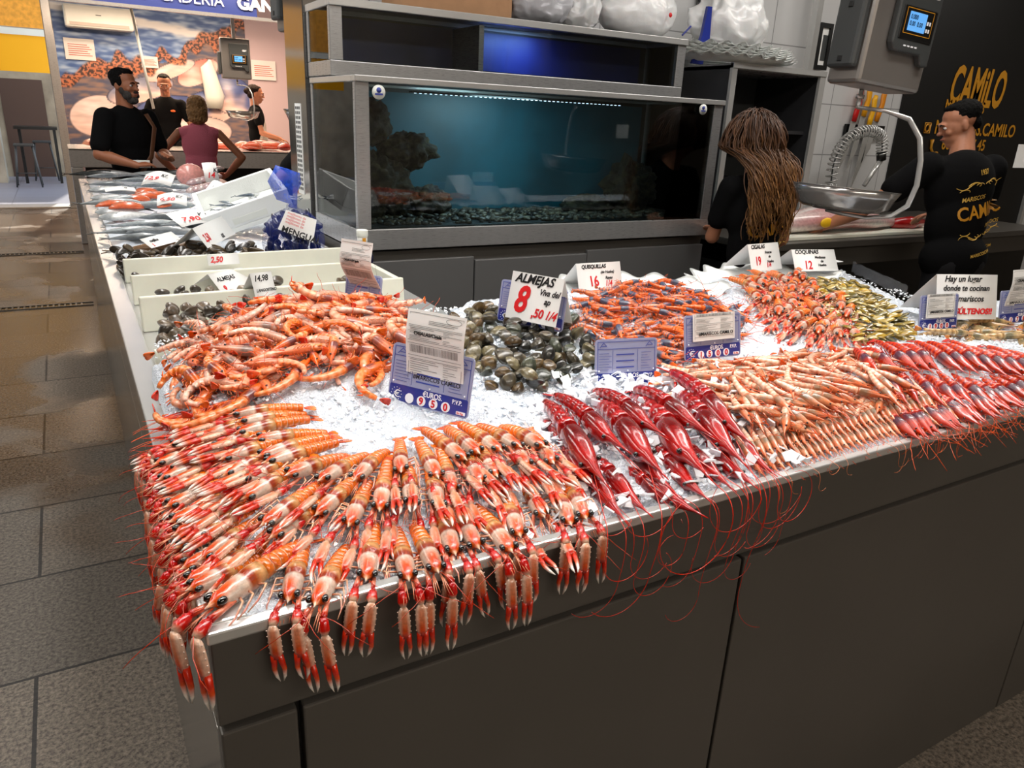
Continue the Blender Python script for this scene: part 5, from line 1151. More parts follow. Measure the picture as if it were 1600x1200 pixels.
card((1175, 425), (1222, 420), 1.115, .10, 22, 'white tent card for langoustines at 19 behind the far langoustine heap', [('CIGALAS', .08, .82, .021, 'ink', .2, .0006, .9), ('19', .15, .22, .045, 'red', .1, .001, .7), ('1/4', .5, .12, .024, 'red', .2, .0005, .8), ('Frescas', .50, .62, .014, 'ink', .2, .0003, .9), ('de', .60, .46, .014, 'ink', .2, .0003, .9), ('Huelva', .54, .28, .014, 'ink', .2, .0003, .9)], depth=.10)
card((1243, 424), (1310, 423), 1.115, .085, 32, 'white tent card for wedge clams at 12', [('COQUINAS', .06, .80, .022, 'ink', .2, .0007, .9), ('12', .22, .10, .045, 'red', .1, .001, .8), ('Medianas', .5, .58, .014, 'ink', .2, .0003, .9), ('de', .62, .4, .014, 'ink', .2, .0003, .9), ('Huelva', .55, .22, .014, 'ink', .2, .0003, .9)], depth=.11)
card((1462, 499), (1556, 499), 1.085, .135, 16, 'large white tent card with a handwritten note about having your seafood cooked', [('Hay un lugar', .12, .84, .026, 'ink', .25, .0005, .95), ('donde te cocinan', .10, .64, .024, 'ink', .2, .0005, .95), ('los mariscos', .18, .40, .026, 'ink', .2, .0005, .95), ('¡CONSÚLTENOS!!', .02, .12, .024, 'red', .15, .0010, .98)], depth=.13)
tag(boxo('paper_sheet', (0, 0, 0), (.13, .09, .002), M['paper']), 'loose white sheet lying behind the wedge clam card', 'paper').location = PY(1283, 412, 1.88)
card((325, 388), (368, 365), 1.075, .09, 35, 'white tent card with red price standing on the open mussel heap', [('2,50', .08, .25, .045, 'red', .3, .001, .8), ('1/2K', .55, .10, .024, 'ink', .3, .0005, .8)], depth=.09)
card((237, 388), (285, 375), 1.07, .055, 55, 'small flat white price card lying on the left of the open mussel heap', [('mejillon', .15, .5, .020, 'ink', .3, .0004, .9), ('2', .12, .1, .02, 'red', .2, .0006, .8)], depth=0)
card((350, 462), (402, 449), 1.035, .085, 45, 'white tent card edge-on among the clams of the middle compartment', [('ALMEJAS', .1, .6, .022, 'ink', .2, .0004, .9), ('9', .12, .15, .03, 'red', .2, .001, .8)], depth=.10)
card((405, 487), (438, 482), 1.05, .11, 22, 'white tent card reading 14,98 behind the orange prawn heap', [('14,98', .1, .78, .024, 'ink', .3, .0006, .8), ('LANGOSTINO', .1, .5, .012, 'ink', .3, .0003, .8)], depth=.10)
card((326, 415), (375, 412), 1.06, .04, 30, 'white card with red figures peeping above the second white board', [('2,50', .08, .25, .03, 'red', .3, .001, .8)], depth=0)
def flatcard(px, py, z, w, h, rz, lean, lab, red='8,50', cu=.012):
    r = tag(empty('price_card', P(px, py, z)), lab, 'price card', 'cards among the whole fish'); r.rotation_euler = (Matrix.Rotation(R(rz), 3, 'Z') @ Matrix.Rotation(R(lean), 3, 'X')).to_euler(); mb = MB(); n = 8; rows = []
    yf = lambda x: cu * math.sin(x / w * 3.14)
    for i in range(n + 1): x = w * i / n; rows.append((mb.vert((x, 0, yf(x))), mb.vert((x, h, yf(x))), mb.vert((x, 0, yf(x) - .001)), mb.vert((x, h, yf(x) - .001))))
    for a, b in zip(rows, rows[1:]): mb.f += [(a[0], b[0], b[1], a[1]), (a[2], a[3], b[3], b[2]), (a[0], a[2], b[2], b[0]), (a[1], b[1], b[3], a[3])]
    mb.build('sheet', M['paper'], r); text(red, h * .4, M['red'], r, (w * .1, h * .2, cu + .002), (0, 0, 0), bold=.001, shear=.3); text('Kg', h * .3, M['ink'], r, (w * .62, h * .5, cu + .002), (0, 0, 0), bold=.0006, shear=.3)
flatcard(285, 355, 1.09, .19, .13, 25, 20, 'white curling price card lying in front of the polystyrene box', '7,90')
flatcard(220, 290, 1.10, .18, .12, -25, 30, 'large curled white price card on the far left of the fish heap', '12,9', .03)
flatcard(245, 322, 1.10, .14, .10, -10, 25, 'white price card with blue mark beside the big silver fish', '6,50', .02)
flatcard(322, 285, 1.12, .09, .13, 10, 65, 'small upright price card at the far end beside the squid fan', '14', .01)
flatcard(305, 315, 1.10, .10, .15, -60, 40, 'narrow price card stuck among the squid', '9', .02)
flatcard(205, 262, 1.10, .14, .06, 0, 70, 'low white card at the far end in front of the bearded customer', ' ', .0)
flatcard(165, 300, 1.10, .16, .05, 5, 20, 'long pale strip card above the salmon pieces', ' ', .01)

# ================================================================== scalloped trays round the back of the ice
def scallop(name, c, rx, ry, h, lab, mt='foam', arc=(0, 360), lobes=26, rot=0, thick=.004, flare=1.18):
    mb = MB(); n = 220; rows = []
    for j, (k, z) in enumerate(((.86, 0), (.95, .35), (1.06, .8), (flare, 1.0), (flare - .01, .96), (1.04, .76), (.93, .33), (.85, .03))):
        row = []
        for i in range(n + 1):
            a = R(arc[0] + (arc[1] - arc[0]) * i / n); w = 1 + (.035 * math.sin(a * lobes)) * (z if j < 4 else z); row.append(mb.vert((math.cos(a) * rx * k * w, math.sin(a) * ry * k * w, z * h + (.008 * math.sin(a * lobes) if z > .9 else 0))))
        rows.append(row)
    for a, b in zip(rows, rows[1:]):
        for i in range(n): mb.f.append((a[i], a[i + 1], b[i + 1], b[i]))
    o = mb.build(name, M[mt]); o.location = c; o.rotation_euler = (0, 0, R(rot)); return tag(o, lab, 'tray')
scallop('scalloped_tray', (1.46, 1.62, 1.06), .34, .34, .055, 'white scalloped foam tray rim behind the roe prawn heap', arc=(15, 150), lobes=22)
scallop('scalloped_tray', (2.12, 1.66, 1.06), .33, .33, .045, 'white scalloped foam tray rim behind the far langoustine heap', arc=(20, 160), lobes=22)
M['film'] = mat('clear_film', (.9, .92, .95), .1, alpha=.10, coat=1)
mb = MB(); a = P(1140, 425, 1.09)
for i in range(26):
    for j in range(2): mb.vert(P(1330 + 85 * i / 25, 425 + 40 * i / 25, 1.10) + Vector((.0, .0, .04 * j + .01 * noise.noise(Vector((i * .7, j, 0))))))
for i in range(25): mb.f.append((2 * i, 2 * i + 2, 2 * i + 3, 2 * i + 1))
tag(mb.build('plastic_film', M['film']), 'crumpled clear film edge behind the wedge clams', 'plastic film')
# ================================================================== people
M['skin'] = mat('skin', (.74, .50, .38), .5, sss=.12, sssr=(.02, .008, .004), vary=.08, vscale=30)
M['skint'] = mat('tanned_skin', (.66, .42, .30), .5, sss=.1, sssr=(.02, .008, .004), vary=.08, vscale=30)
M['hairb'] = mat('black_hair', (.035, .03, .028), .8, bump=.8, bscale=120, spec=.15)
M['hairbr'] = mat('dark_hair', (.12, .07, .05), .75, spec=.2, bump=.8, bscale=120)
M['pink'] = mat('pink_knit', (.84, .44, .52), .9, bump=.5, bscale=90)
M['apron'] = mat('apron_cloth', (.80, .78, .74), .8, bump=.4, bscale=12)
M['brown'] = mat('brown_strap', (.36, .22, .13), .6)
def remesh(mb, vox, name, mt, parent, it=5, shrink=0):
    o = mb.build(name, mt, None); md = o.modifiers.new('r', 'REMESH'); md.mode = 'VOXEL'; md.voxel_size = vox; md.use_smooth_shade = True
    s = o.modifiers.new('s', 'SMOOTH'); s.factor = .5; s.iterations = it
    COL.objects.unlink(o); me = bake(o); COL.objects.link(o); old = o.data; o.modifiers.clear(); o.data = me; bpy.data.meshes.remove(old)
    me.materials.clear(); me.materials.append(mt); me.polygons.foreach_set('use_smooth', [True] * len(me.polygons)); me.name = name
    if parent: o.parent = parent
    return o
def cap(mb, a, b, ra, rb, n=14):
    a, b = Vector(a), Vector(b); mb.ell(a, ra, nu=n, nv=9); mb.ell(b, rb, nu=n, nv=9)
    if (b - a).length > 1e-4: mb.loft([a, b], [ra, rb], n, cap=True)
def hand(mb, w, d, up, sc=1.0, curl=.5, side=1):
    """palm from the wrist w along d; up is the back of the hand; side says where the thumb leaves"""
    d = Vector(d).normalized(); up = Vector(up); up = (up - d * up.dot(d)).normalized(); s = d.cross(up) * side; w = Vector(w)
    for k in (-1.5, -.5, .5, 1.5): cap(mb, w + s * k * .012 * sc, w + d * .080 * sc + s * k * .020 * sc, .013 * sc, .0115 * sc, 8)
    for i, (k, l) in enumerate(((1.5, .060), (.5, .070), (-.5, .066), (-1.5, .052))):
        b = w + d * .084 * sc + s * k * .0205 * sc; a = curl * .6; c1 = b + (d * math.cos(a) - up * math.sin(a) + s * k * .05) * l * .5 * sc; a = curl * 1.5; c2 = c1 + (d * math.cos(a) - up * math.sin(a)) * l * .5 * sc
        cap(mb, b, c1, .0092 * sc, .0085 * sc, 8); cap(mb, c1, c2, .0085 * sc, .007 * sc, 8)
    b = w + d * .02 * sc + s * .024 * sc; c1 = b + (d * .6 + s * .7 - up * .2).normalized() * .036 * sc; c2 = c1 + (d * .95 + s * .15 - up * .4).normalized() * .03 * sc
    cap(mb, b, c1, .012 * sc, .0098 * sc, 8); cap(mb, c1, c2, .0098 * sc, .0078 * sc, 8)
def head_geo(mb, hm, beard=False, fem=False):
    """head in its own frame: faces -Y, centre at the eye line"""
    def E_(c, r): mb.ell(hm @ Vector(c), 1, nu=18, nv=12, M=hm.to_3x3() @ Matrix.Diagonal(r))
    k = .93 if fem else 1.0
    E_((0, .018, .045), (.077 * k, .097, .078)); E_((0, -.012, .0), (.070 * k, .082, .075)); E_((0, -.030, -.055), (.055 * k, .058, .055)); E_((0, -.052, -.088), (.032 * k, .032, .026))
    E_((0, -.088, .028), (.050, .014, .012)); E_((0, -.094, .0), (.011, .014, .026)); E_((0, -.104, -.020), (.016, .017, .012))
    for s in (-1, 1): E_((s * .040, -.066, -.022), (.020, .018, .018)); E_((s * .076 * k, .012, -.005), (.010, .018, .032))
    E_((0, -.086, -.052), (.026, .012, .008)); E_((0, -.083, -.066), (.022, .012, .008))
def face_parts(hm, r, brow=(.08, .06, .05), lips=(.62, .33, .28)):
    wm = M['wht']; 
    for s in (-1, 1):
        mb = MB(); mb.ell(hm @ Vector((s * .031, -.080, .006)), 1, nu=10, nv=8, M=hm.to_3x3() @ Matrix.Diagonal((.0135, .010, .0085)), cf=lambda q: (.05, .03, .02) if (q.y < -.86) else (.85, .82, .8)); mb.build('eye', M['attr'], r)
        mb = MB(); mb.loft([hm @ Vector((s * .014, -.098, .022)), hm @ Vector((s * .032, -.099, .029)), hm @ Vector((s * .052, -.086, .022))], [.003, .0045, .002], 6); mb.build('eyebrow', M['hairb'], r)
    mb = MB(); mb.loft([hm @ Vector((-.024, -.091, -.056)), hm @ Vector((0, -.100, -.054)), hm @ Vector((.024, -.091, -.056))], [.003, .006, .003], 8, lips); mb.build('lips', M['attr'], r)
def person(name, loc, rz, Ht, lab, look, arms, skin, shirt, sleeve=.62, lean=(0, 0), broad=1.0, fem=False, legcol='dark', head_off=(0, 0), hips=True, hand_curl=.5, floorz=0):
    """built facing -Y at loc, then turned by rz. look=(yaw,pitch,roll) degrees; arms: {side:(elbow,wrist,dir,up)} offsets in metres from the shoulder"""
    r = tag(empty(name, (loc[0], loc[1], floorz), rz), lab, 'person'); S = Ht / 1.78; lx, ly = lean
    hip = Vector((0, 0, .93 * S)); ch = Vector((lx * .7, ly * .7, 1.28 * S)); nk = Vector((lx, ly, 1.48 * S)); hc = Vector((lx + head_off[0], ly + head_off[1] - .02, 1.655 * S)); sw = .185 * S * broad
    hm = Matrix.Translation(hc) @ Euler((R(look[1]), R(look[2]), R(look[0]))).to_matrix().to_4x4() @ Matrix.Scale(S, 4)
    mb = MB(); head_geo(mb, hm, fem=fem); cap(mb, nk - Vector((0, 0, .06)), hm @ Vector((0, .022, -.05)), .060 * S * broad, .054 * S)
    sh = {}
    for s in (-1, 1):
        sp = nk + Vector((s * sw, .0, -.055 * S)); sh[s] = sp; e, w, d, u = arms[s]; e = sp + Vector(e); w = sp + Vector(w)
        cap(mb, sp, e, .040 * S * broad, .037 * S * broad); cap(mb, e, e.lerp(w, .3), .038 * S, .040 * S * broad); cap(mb, e.lerp(w, .3), w, .040 * S * broad, .026 * S); hand(mb, w, d, u, S * (.92 if fem else 1.0), hand_curl, side=s)
    mb.ell(nk + Vector((0, .0, -.10 * S)), (.13 * S * broad, .075 * S, .09 * S), nu=16, nv=10)
    remesh(mb, .0062, 'body', M[skin], r, 4)
    face_parts(hm, r)
    # shirt
    mb = MB(); g = 1.0
    mb.ell(ch + Vector((0, 0, .03)), (.175 * S * broad, .118 * S, .22 * S), nu=22, nv=14); mb.ell(ch.lerp(hip, .45), (.155 * S * broad, .112 * S, .22 * S), nu=22, nv=14); mb.ell(hip + Vector((0, 0, .0)), (.172 * S * broad, .125 * S, .15 * S), nu=22, nv=12)
    cap(mb, nk + Vector((-sw * .62, .005, -.055 * S)), nk + Vector((sw * .62, .005, -.055 * S)), .066 * S, .066 * S); mb.ell(nk + Vector((0, .012, -.035)), (.078 * S, .07 * S, .04 * S), nu=18, nv=10)
    for s in (-1, 1):
        e = sh[s] + Vector(arms[s][0])
        if sleeve > 0: cap(mb, sh[s] - Vector((s * .012, 0, 0)), sh[s].lerp(e, sleeve), .066 * S * broad, .060 * S * broad, 18)
        else: cap(mb, sh[s] - Vector((s * .05, 0, 0)), sh[s] - Vector((s * .028, 0, 0)), .058 * S, .052 * S)
    so_ = remesh(mb, .011, 'shirt', M[shirt], r, 4)
    if hips:
        mb = MB(); cap(mb, hip + Vector((-.08, 0, -.02)), hip + Vector((.08, 0, -.02)), .115 * S, .115 * S)
        for s in (-1, 1): cap(mb, hip + Vector((s * .085, 0, -.06)), Vector((s * .10, -.01, .50 * S)), .088 * S, .060 * S); cap(mb, Vector((s * .10, -.01, .50 * S)), Vector((s * .105, .015, .09)), .060 * S, .045 * S)
        remesh(mb, .014, 'trousers', M[legcol], r, 3)
        for s in (-1, 1): mb = MB(); mb.ell((s * .108, -.05, .045), (.045, .13, .045), nu=14, nv=8); remesh(mb, .01, 'shoe', M['black'], r, 1)
    return r, hm, so_, sh, S
def hairpart(hm, ells, mt, r, vox=.006, nm='hair', ns=.004):
    mb = MB()
    for c, q in ells: mb.ell(hm @ Vector(c), 1, nu=18, nv=12, M=hm.to_3x3() @ Matrix.Diagonal(q))
    o = remesh(mb, vox, nm, M[mt], r, 2)
    for v in o.data.vertices: v.co += v.normal * ns * noise.noise(v.co * 60)
    return o
def decal(items, shirt_o, org, ax, up, nrm, mt, r, nm='shirt_print', off=.004):
    """flat lettering pressed on to the cloth: org centre, ax/up its axes, nrm pointing outward"""
    me = shirt_o.data; bvh = BVHTree.FromPolygons([v.co for v in me.vertices], [p.vertices for p in me.polygons])
    for (s, x, z, size, sh_, bd, sx, m_) in items:
        o = text(s, size, M[m_], r, None, shear=sh_, bold=bd, align='CENTER', M4=Matrix.Diagonal((sx, 1, 1, 1)), ext=0, name=nm)
        import bmesh
        b = bmesh.new(); b.from_mesh(o.data); bmesh.ops.triangulate(b, faces=b.faces); bmesh.ops.subdivide_edges(b, edges=[e for e in b.edges if e.calc_length() > .012], cuts=2); b.to_mesh(o.data); b.free()
        for v in o.data.vertices:
            u_ = v.co.x + x; w_ = v.co.y + z; p = org + ax * u_ + up * w_ + nrm * .4; h = bvh.ray_cast(p, -nrm)
            v.co = (h[0] + nrm * off) if h[0] is not None else (org + ax * u_ + up * w_)
def swirl(shirt_o, org, ax, up, nrm, r, mts='goldl', flip=1):
    me = shirt_o.data; bvh = BVHTree.FromPolygons([v.co for v in me.vertices], [p.vertices for p in me.polygons]); mb = MB()
    def proj(x, z): 
        p = org + ax * x + up * z + nrm * .4; h = bvh.ray_cast(p, -nrm); return (h[0] + nrm * .004) if h[0] is not None else org + ax * x + up * z
    for sx in (-1, 1):
        for zc, zs in ((.115, 1), (-.105, -1)):
            for k, (x0, rr, tn) in enumerate(((.055, .022, 4.6), (.105, .014, 4.2), (.03, .012, 3.9))):
                pts = []
                for i in range(22): t = i / 21; a = t * tn; q = rr * (1 - .75 * t); pts.append(proj(sx * (x0 + math.cos(a) * q * 1.5 - .02 * t), zc + zs * (math.sin(a) * q * .8 - (.02 if k == 1 else 0)) + .05 * x0 * 0))
                mb.loft(pts, [.0028 * (1 - .7 * abs(i / 21 - .3)) for i in range(22)], 5, up=nrm)
            pts = [proj(sx * (.02 + .12 * i / 10), zc + zs * .012 * math.sin(i / 10 * 6.28)) for i in range(11)]; mb.loft(pts, [.001 + .0025 * math.sin(i / 10 * 3.14) for i in range(11)], 5, up=nrm)
    mb.build('scroll_print', M[mts], r)
def shirt_print(so_, org, ax, r, tilt=0, k=1.0):
    up = Vector((0, 0, 1)); nrm = ax.cross(up).normalized()
    up2 = (up * math.cos(tilt) - ax * math.sin(tilt)) * k; ax2 = (ax * math.cos(tilt) + up * math.sin(tilt)) * k
    decal([('CAMILO', 0, -.025, .082, 0, .0016, .95, 'gold'), ('MARISCOS', -.055, .052, .026, .25, .0004, 1.0, 'goldl'), ('PESCADOS', .07, -.075, .024, .25, .0004, 1.0, 'goldl'), ('1937', 0, .155, .030, 0, .0008, .85, 'goldl'), ('MARISCOSCAMILO.COM', 0, -.185, .019, .1, .0003, 1.0, 'goldl')], so_, org, ax2, up2, nrm, None, r)
    swirl(so_, org, ax2, up2, nrm, r)
D = Vector
# bearded customer (turned to the camera's right)
r, hm, so_, sh, S = person('person', (.47, 6.98), R(38), 1.83, 'bearded man in black t-shirt with brown shoulder strap beyond the whole fish', (10, 2, 0),
    {-1: (D((-.10, -.02, -.27)), D((.04, -.24, -.34)), D((.9, -.35, .1)), D((0, -.2, 1))), 1: (D((.08, -.02, -.27)), D((-.06, -.26, -.30)), D((-.75, -.4, .35)), D((.3, -.4, .8)))}, 'skint', 'tee', .75, broad=1.14)
hairpart(hm, [((0, .030, .062), (.080, .092, .068)), ((0, -.005, .100), (.058, .062, .026)), ((-.068, .02, .03), (.016, .05, .045)), ((.068, .02, .03), (.016, .05, .045))], 'hairb', r)
hairpart(hm, [((0, -.058, -.098), (.045, .042, .030)), ((-.046, -.045, -.062), (.020, .04, .034)), ((.046, -.045, -.062), (.020, .04, .034)), ((0, -.094, -.040), (.032, .012, .008)), ((-.062, -.015, -.03), (.012, .022, .03)), ((.062, -.015, -.03), (.012, .022, .03))], None or 'beard', r, nm='beard') if M.setdefault('beard', mat('grey_beard', (.26, .24, .23), .8, bump=.8, bscale=150, vary=.4, vscale=60)) else 0
mb = MB(); mb.loft([(.10, -.10, 1.50), (.12, -.155, 1.40), (.03, -.185, 1.18), (-.10, -.175, 1.03), (-.17, -.06, .95)], [(.022, .005)] * 5, 8, up=(0, -1, 0)); mb.build('shoulder_strap', M['brown'], r)
# woman in pink from behind
r, hm, so_, sh, S = person('person', (1.16, 8.1), R(180 - 8), 1.665, 'woman seen from behind in a sleeveless pink top, hands on hips, blonde bob', (0, 4, 0),
    {-1: (D((-.20, .04, -.22)), D((-.05, -.10, -.40)), D((.7, -.5, -.3)), D((-.6, -.4, .5))), 1: (D((.20, .04, -.22)), D((.05, -.10, -.40)), D((-.7, -.5, -.3)), D((.6, -.4, .5)))}, 'skint', 'pink', 0, broad=1.02, fem=True)
M['blonde'] = mat('blonde_hair', (.62, .46, .28), .6, bump=1.0, bscale=70, vary=.35, vscale=40)
hairpart(hm, [((0, .03, .05), (.092, .105, .082)), ((0, .055, -.03), (.098, .078, .10)), ((0, .06, -.10), (.092, .062, .05)), ((-.075, .01, -.03), (.026, .05, .10)), ((.075, .01, -.03), (.026, .05, .10))], 'blonde', r, ns=.008)
# vendor in black behind the other counter
r, hm, so_, sh, S = person('person', (1.24, 11.22), R(-12), 1.80, 'short-haired vendor in black t-shirt looking down behind the other stall counter', (6, 16, 0),
    {-1: (D((-.10, -.04, -.27)), D((.02, -.28, -.36)), D((.3, -.9, -.3)), D((0, -.2, 1))), 1: (D((.10, -.04, -.27)), D((-.06, -.30, -.36)), D((-.3, -.9, -.3)), D((0, -.2, 1)))}, 'skin', 'tee', .6, floorz=.13)
hairpart(hm, [((0, .034, .060), (.079, .090, .068)), ((0, .0, .098), (.056, .055, .024))], 'hairb', r)
mb = MB(); mb.ell(ch_ := D((.085, -.135, 1.36)), (.03, .006, .014)); mb.build('shirt_emblem', mat('orange_print', (.9, .4, .1), .5), r)
# vendor woman in profile
r, hm, so_, sh, S = person('person', (2.36, 11.22), R(80), 1.74, 'vendor woman in profile, dark hair tied back, white apron, at the other stall', (0, 8, 0),
    {-1: (D((-.05, -.06, -.27)), D((.02, -.30, -.34)), D((.1, -.9, -.3)), D((0, -.2, 1))), 1: (D((.04, -.02, -.28)), D((.0, -.27, -.36)), D((-.1, -.9, -.3)), D((0, -.2, 1)))}, 'skin', 'tee', .5, broad=.92, fem=True, floorz=.13)
hairpart(hm, [((0, .036, .055), (.082, .094, .072)), ((0, .125, .02), (.035, .04, .04)), ((0, .0, .09), (.058, .06, .026)), ((0, .06, -.01), (.075, .06, .06))], 'hairbr', r)
mb = MB(); mb.ell((0, -.06, 1.0), (.15, .09, .26)); mb.ell((0, -.05, 1.2), (.10, .085, .15)); remesh(mb, .012, 'apron', M['apron'], r, 3)
# person behind the tanks: an arm reaches out over the fish
r, hm, so_, sh, S = person('person', (1.42, 4.62), R(-40), 1.72, 'person hidden behind the tanks reaching out a forearm with black wristband', (0, 10, 0),
    {-1: (D((-.13, -.14, -.20)), D((-.25, -.36, -.24)), D((-.6, -.75, -.25)), D((0, -.2, 1))), 1: (D((.08, 0, -.27)), D((.05, -.1, -.48)), D((0, -.2, -1)), D((1, 0, 0)))}, 'skint', 'tee', .6)
hairpart(hm, [((0, .034, .060), (.081, .092, .070)), ((0, -.01, .098), (.060, .06, .030))], 'hairb', r)
w = sh[-1] + D((-.25, -.36, -.24)); e = sh[-1] + D((-.13, -.14, -.20)); mb = MB(); mb.loft([w.lerp(e, -.02), w.lerp(e, .26)], [.032, .036], 16); mb.build('wristband', M['black'], r)
# curly-haired vendor, back to us
r, hm, so_, sh, S = person('person', (2.93, 2.62), R(176), 1.66, 'vendor woman from behind with long curly brown hair and gold-printed black t-shirt', (0, 26, 0),
    {-1: (D((-.09, -.03, -.26)), D((-.02, -.20, -.40)), D((.1, -.85, -.2)), D((0, -.1, 1))), 1: (D((-.02, -.10, -.25)), D((-.14, -.22, -.22)), D((-.3, -.9, -.1)), D((0, -.1, 1)))}, 'skin', 'tee', .62, lean=(0, -.06), broad=.98, fem=True, head_off=(0, -.05))
M['curl'] = mat('curly_hair', attr=True, rough=.5, rndval=.0)
mb = MB(); rs = random.Random(12)
for i in range(620):
    a = rs.uniform(-2.6, 2.6) + math.pi / 2; el = rs.uniform(.05, 1.35); p = hm @ Vector((math.cos(a) * .078 * math.cos(el), .02 + math.sin(a) * .095 * math.cos(el), .045 + .078 * math.sin(el)))
    out_ = (p - hm @ Vector((0, .02, .03))).normalized(); L_ = rs.uniform(.34, .56); n_ = 28; q = []; ph = rs.uniform(0, 6.3); am = rs.uniform(.006, .016); fq = rs.uniform(24, 44); v = p.copy(); side = Vector((rs.uniform(-.01, .13), rs.uniform(-.01, .05), 0))
    for k in range(n_):
        t = k / (n_ - 1); d = (out_ * (1 - t) ** 6 * .55 + Vector((0, .12 * math.exp(-t * 3), -1)) * (.3 + t)).normalized() + side * .6; v = v + d * L_ / n_
        if v.z < 1.50: v.y += (max(.085 + .03 * math.sin(ph), v.y) - v.y) * .3; v.x *= .985
        q.append(v + Vector((math.cos(ph + t * fq * L_), math.sin(ph + t * fq * L_), 0)) * am * min(1, t * 3))
    c0_ = mix((.18, .10, .06), (.36, .22, .12), rs.random()); c1_2 = mix(c0_, (.80, .58, .34), rs.uniform(.3, 1)); mb.loft(q, [.0036 * (1 - .5 * k / n_) for k in range(n_)], 5, [mix(c0_, c1_2, k / n_) for k in range(n_)])
mb.build('curly_hair', M['curl'], r)
hairpart(hm, [((0, .030, .055), (.086, .100, .076)), ((0, .06, -.02), (.085, .062, .09))], 'hairbr', r)
shirt_print(so_, D((-.045, 0, 1.15)), D((-1, 0, 0)), r, .14, 1.05)
# broad vendor, back to us, head turned down-left
r, hm, so_, sh, S = person('person', (4.46, 2.5), R(166), 1.80, 'vendor man from behind in gold-printed black t-shirt handling the wrapped fish', (62, 20, 0),
    {-1: (D((-.10, -.10, -.24)), D((.0, -.36, -.30)), D((.2, -.8, -.35)), D((0, -.2, 1))), 1: (D((.20, -.12, -.22)), D((.38, -.30, -.38)), D((.35, -.55, -.5)), D((0, -.2, 1)))}, 'skin', 'tee', .60, lean=(0, -.10), broad=1.28, head_off=(.0, -.06))
hairpart(hm, [((0, .036, .062), (.081, .093, .071)), ((0, -.0, .102), (.058, .060, .024)), ((0, .085, .0), (.060, .030, .05))], 'hairb', r)
shirt_print(so_, D((-.08, 0, 1.22)), D((-1, 0, 0)), r, .18, 1.3)

# ================================================================== hanging scales
def scale(name, c, rz, lab, tilt=0):
    r = tag(empty(name, c, rz), lab, 'scale'); r.rotation_euler = (0, R(tilt), rz); B_ = lambda n, a, b, mt, bv=.004: boxo(n, a, b, M[mt] if isinstance(mt, str) else mt, r, bv)
    B_('housing', (-.17, -.13, 0), (.17, .02, .46), 'steelbox', .014)
    B_('side_handle', (-.205, -.115, .05), (-.17, .005, .30), 'grey', .012)
    for z in (.08, .26): boxo('screw', (-.208, -.065, z - .01), (-.204, -.045, z + .01), M['black'], r, .002)
    mb = MB(); pts = [(-.075, .15), (-.075, .40), (.142, .40), (.142, .09), (.105, .09), (.085, .125), (-.055, .125)]
    mb.slab([(x, -.130, z) for x, z in pts], (0, -.028, 0)); mb.build('display_housing', M['grey'], r, smooth=False, bevel=.006)
    B_('screen_bezel', (-.055, -.162, .165), (.125, -.156, .275), 'black', .004); B_('screen', (-.022, -.1645, .195), (.070, -.161, .258), M['lcd'], .001)
    mb = MB()
    for a, b in (((-.040, .185), (.105, .185)), ((-.040, .268), (.105, .268)), ((-.040, .185), (-.040, .268)), ((.105, .185), (.105, .268))): ribbon(mb, [(a[0], -.163, a[1]), (b[0], -.163, b[1])], .0022)
    mb.build('screen_border', M['gold'], r, smooth=False)
    text('0.000\n0.00  0.00', .022, M['lead'], r, (-.018, -.1652, .234), bold=.0002, sx=.8); text('CELY', .026, M['wht'], r, (.075, -.159, .315), bold=.0012, sx=.8)
    for k in range(4): boxo('key', (-.015 + k * .02, -.160, .143), (-.003 + k * .02, -.157, .148), M['wht'], r)
    for k in range(4): boxo('button', (.076 + .013 * (k % 2), -.164, .20 + .024 * (k // 2)), (.083 + .013 * (k % 2), -.162, .212 + .024 * (k // 2)), M['wht'], r)
    mb = MB(); mb.loft([(.01, 0, .005), (.01, 0, -.07)], .009, 12); mb.loft([(.01, 0, -.02), (.01, 0, -.034)], .016, 12); mb.build('hook_stem', M['bright'], r)
    mb = MB(); pts = [(.01, 0, -.066)] + [(.05 + .10 * k, -.205 * k, z) for k, z in ((.35, -.070), (.75, -.095), (.98, -.16), (1.08, -.24), (1.12, -.33), (1.06, -.41), (.85, -.455), (.45, -.475), (0, -.472), (-.25, -.465))]
    mb.loft(pts, [(.0075, .012)] * len(pts), 8, up=(0, 1, 0)); mb.build('bracket', M['bright'], r)
    mb = MB(); mb.loft([(0, 0, -.425), (0, 0, -.443), (0, 0, -.440), (0, 0, -.42), (0, 0, -.385), (0, 0, -.352), (0, 0, -.348), (0, 0, -.350), (0, 0, -.382), (0, 0, -.418), (0, 0, -.434)][1:], [.03, .11, .155, .182, .196, .210, .207, .190, .176, .15, .02][:10], 44, up=(0, 1, 0)); mb.v = [(v[0] + .05, v[1], v[2] - .02) for v in mb.v]; mb.build('pan', M['pan'], r)
    B_('hanger', (-.02, -.06, .46), (.02, -.02, 2.4), 'bright', .003)
    return r
M['steelbox'] = steel('scale_steel', (.60, .58, .56), .32, (1, 1, 25), .02); M['lcd'] = mat('lcd_screen', (.35, .60, .85), .2, emit=.7); M['pan'] = steel('pan_steel', (.66, .65, .64), .18, (1, 1, 1), .01)
scale('hanging_scale', (2.71, 2.03, 1.765), R(-4), 'large steel hanging scale with lit display in front of the black banner', 4)
scale('hanging_scale', (1.20, 4.25, 1.96), R(4), 'second steel hanging scale cut by the top edge, left of the tanks')
scale('hanging_scale', (1.98, 10.4, 1.90), R(-4), 'far hanging scale on a pole at the other fish stall')

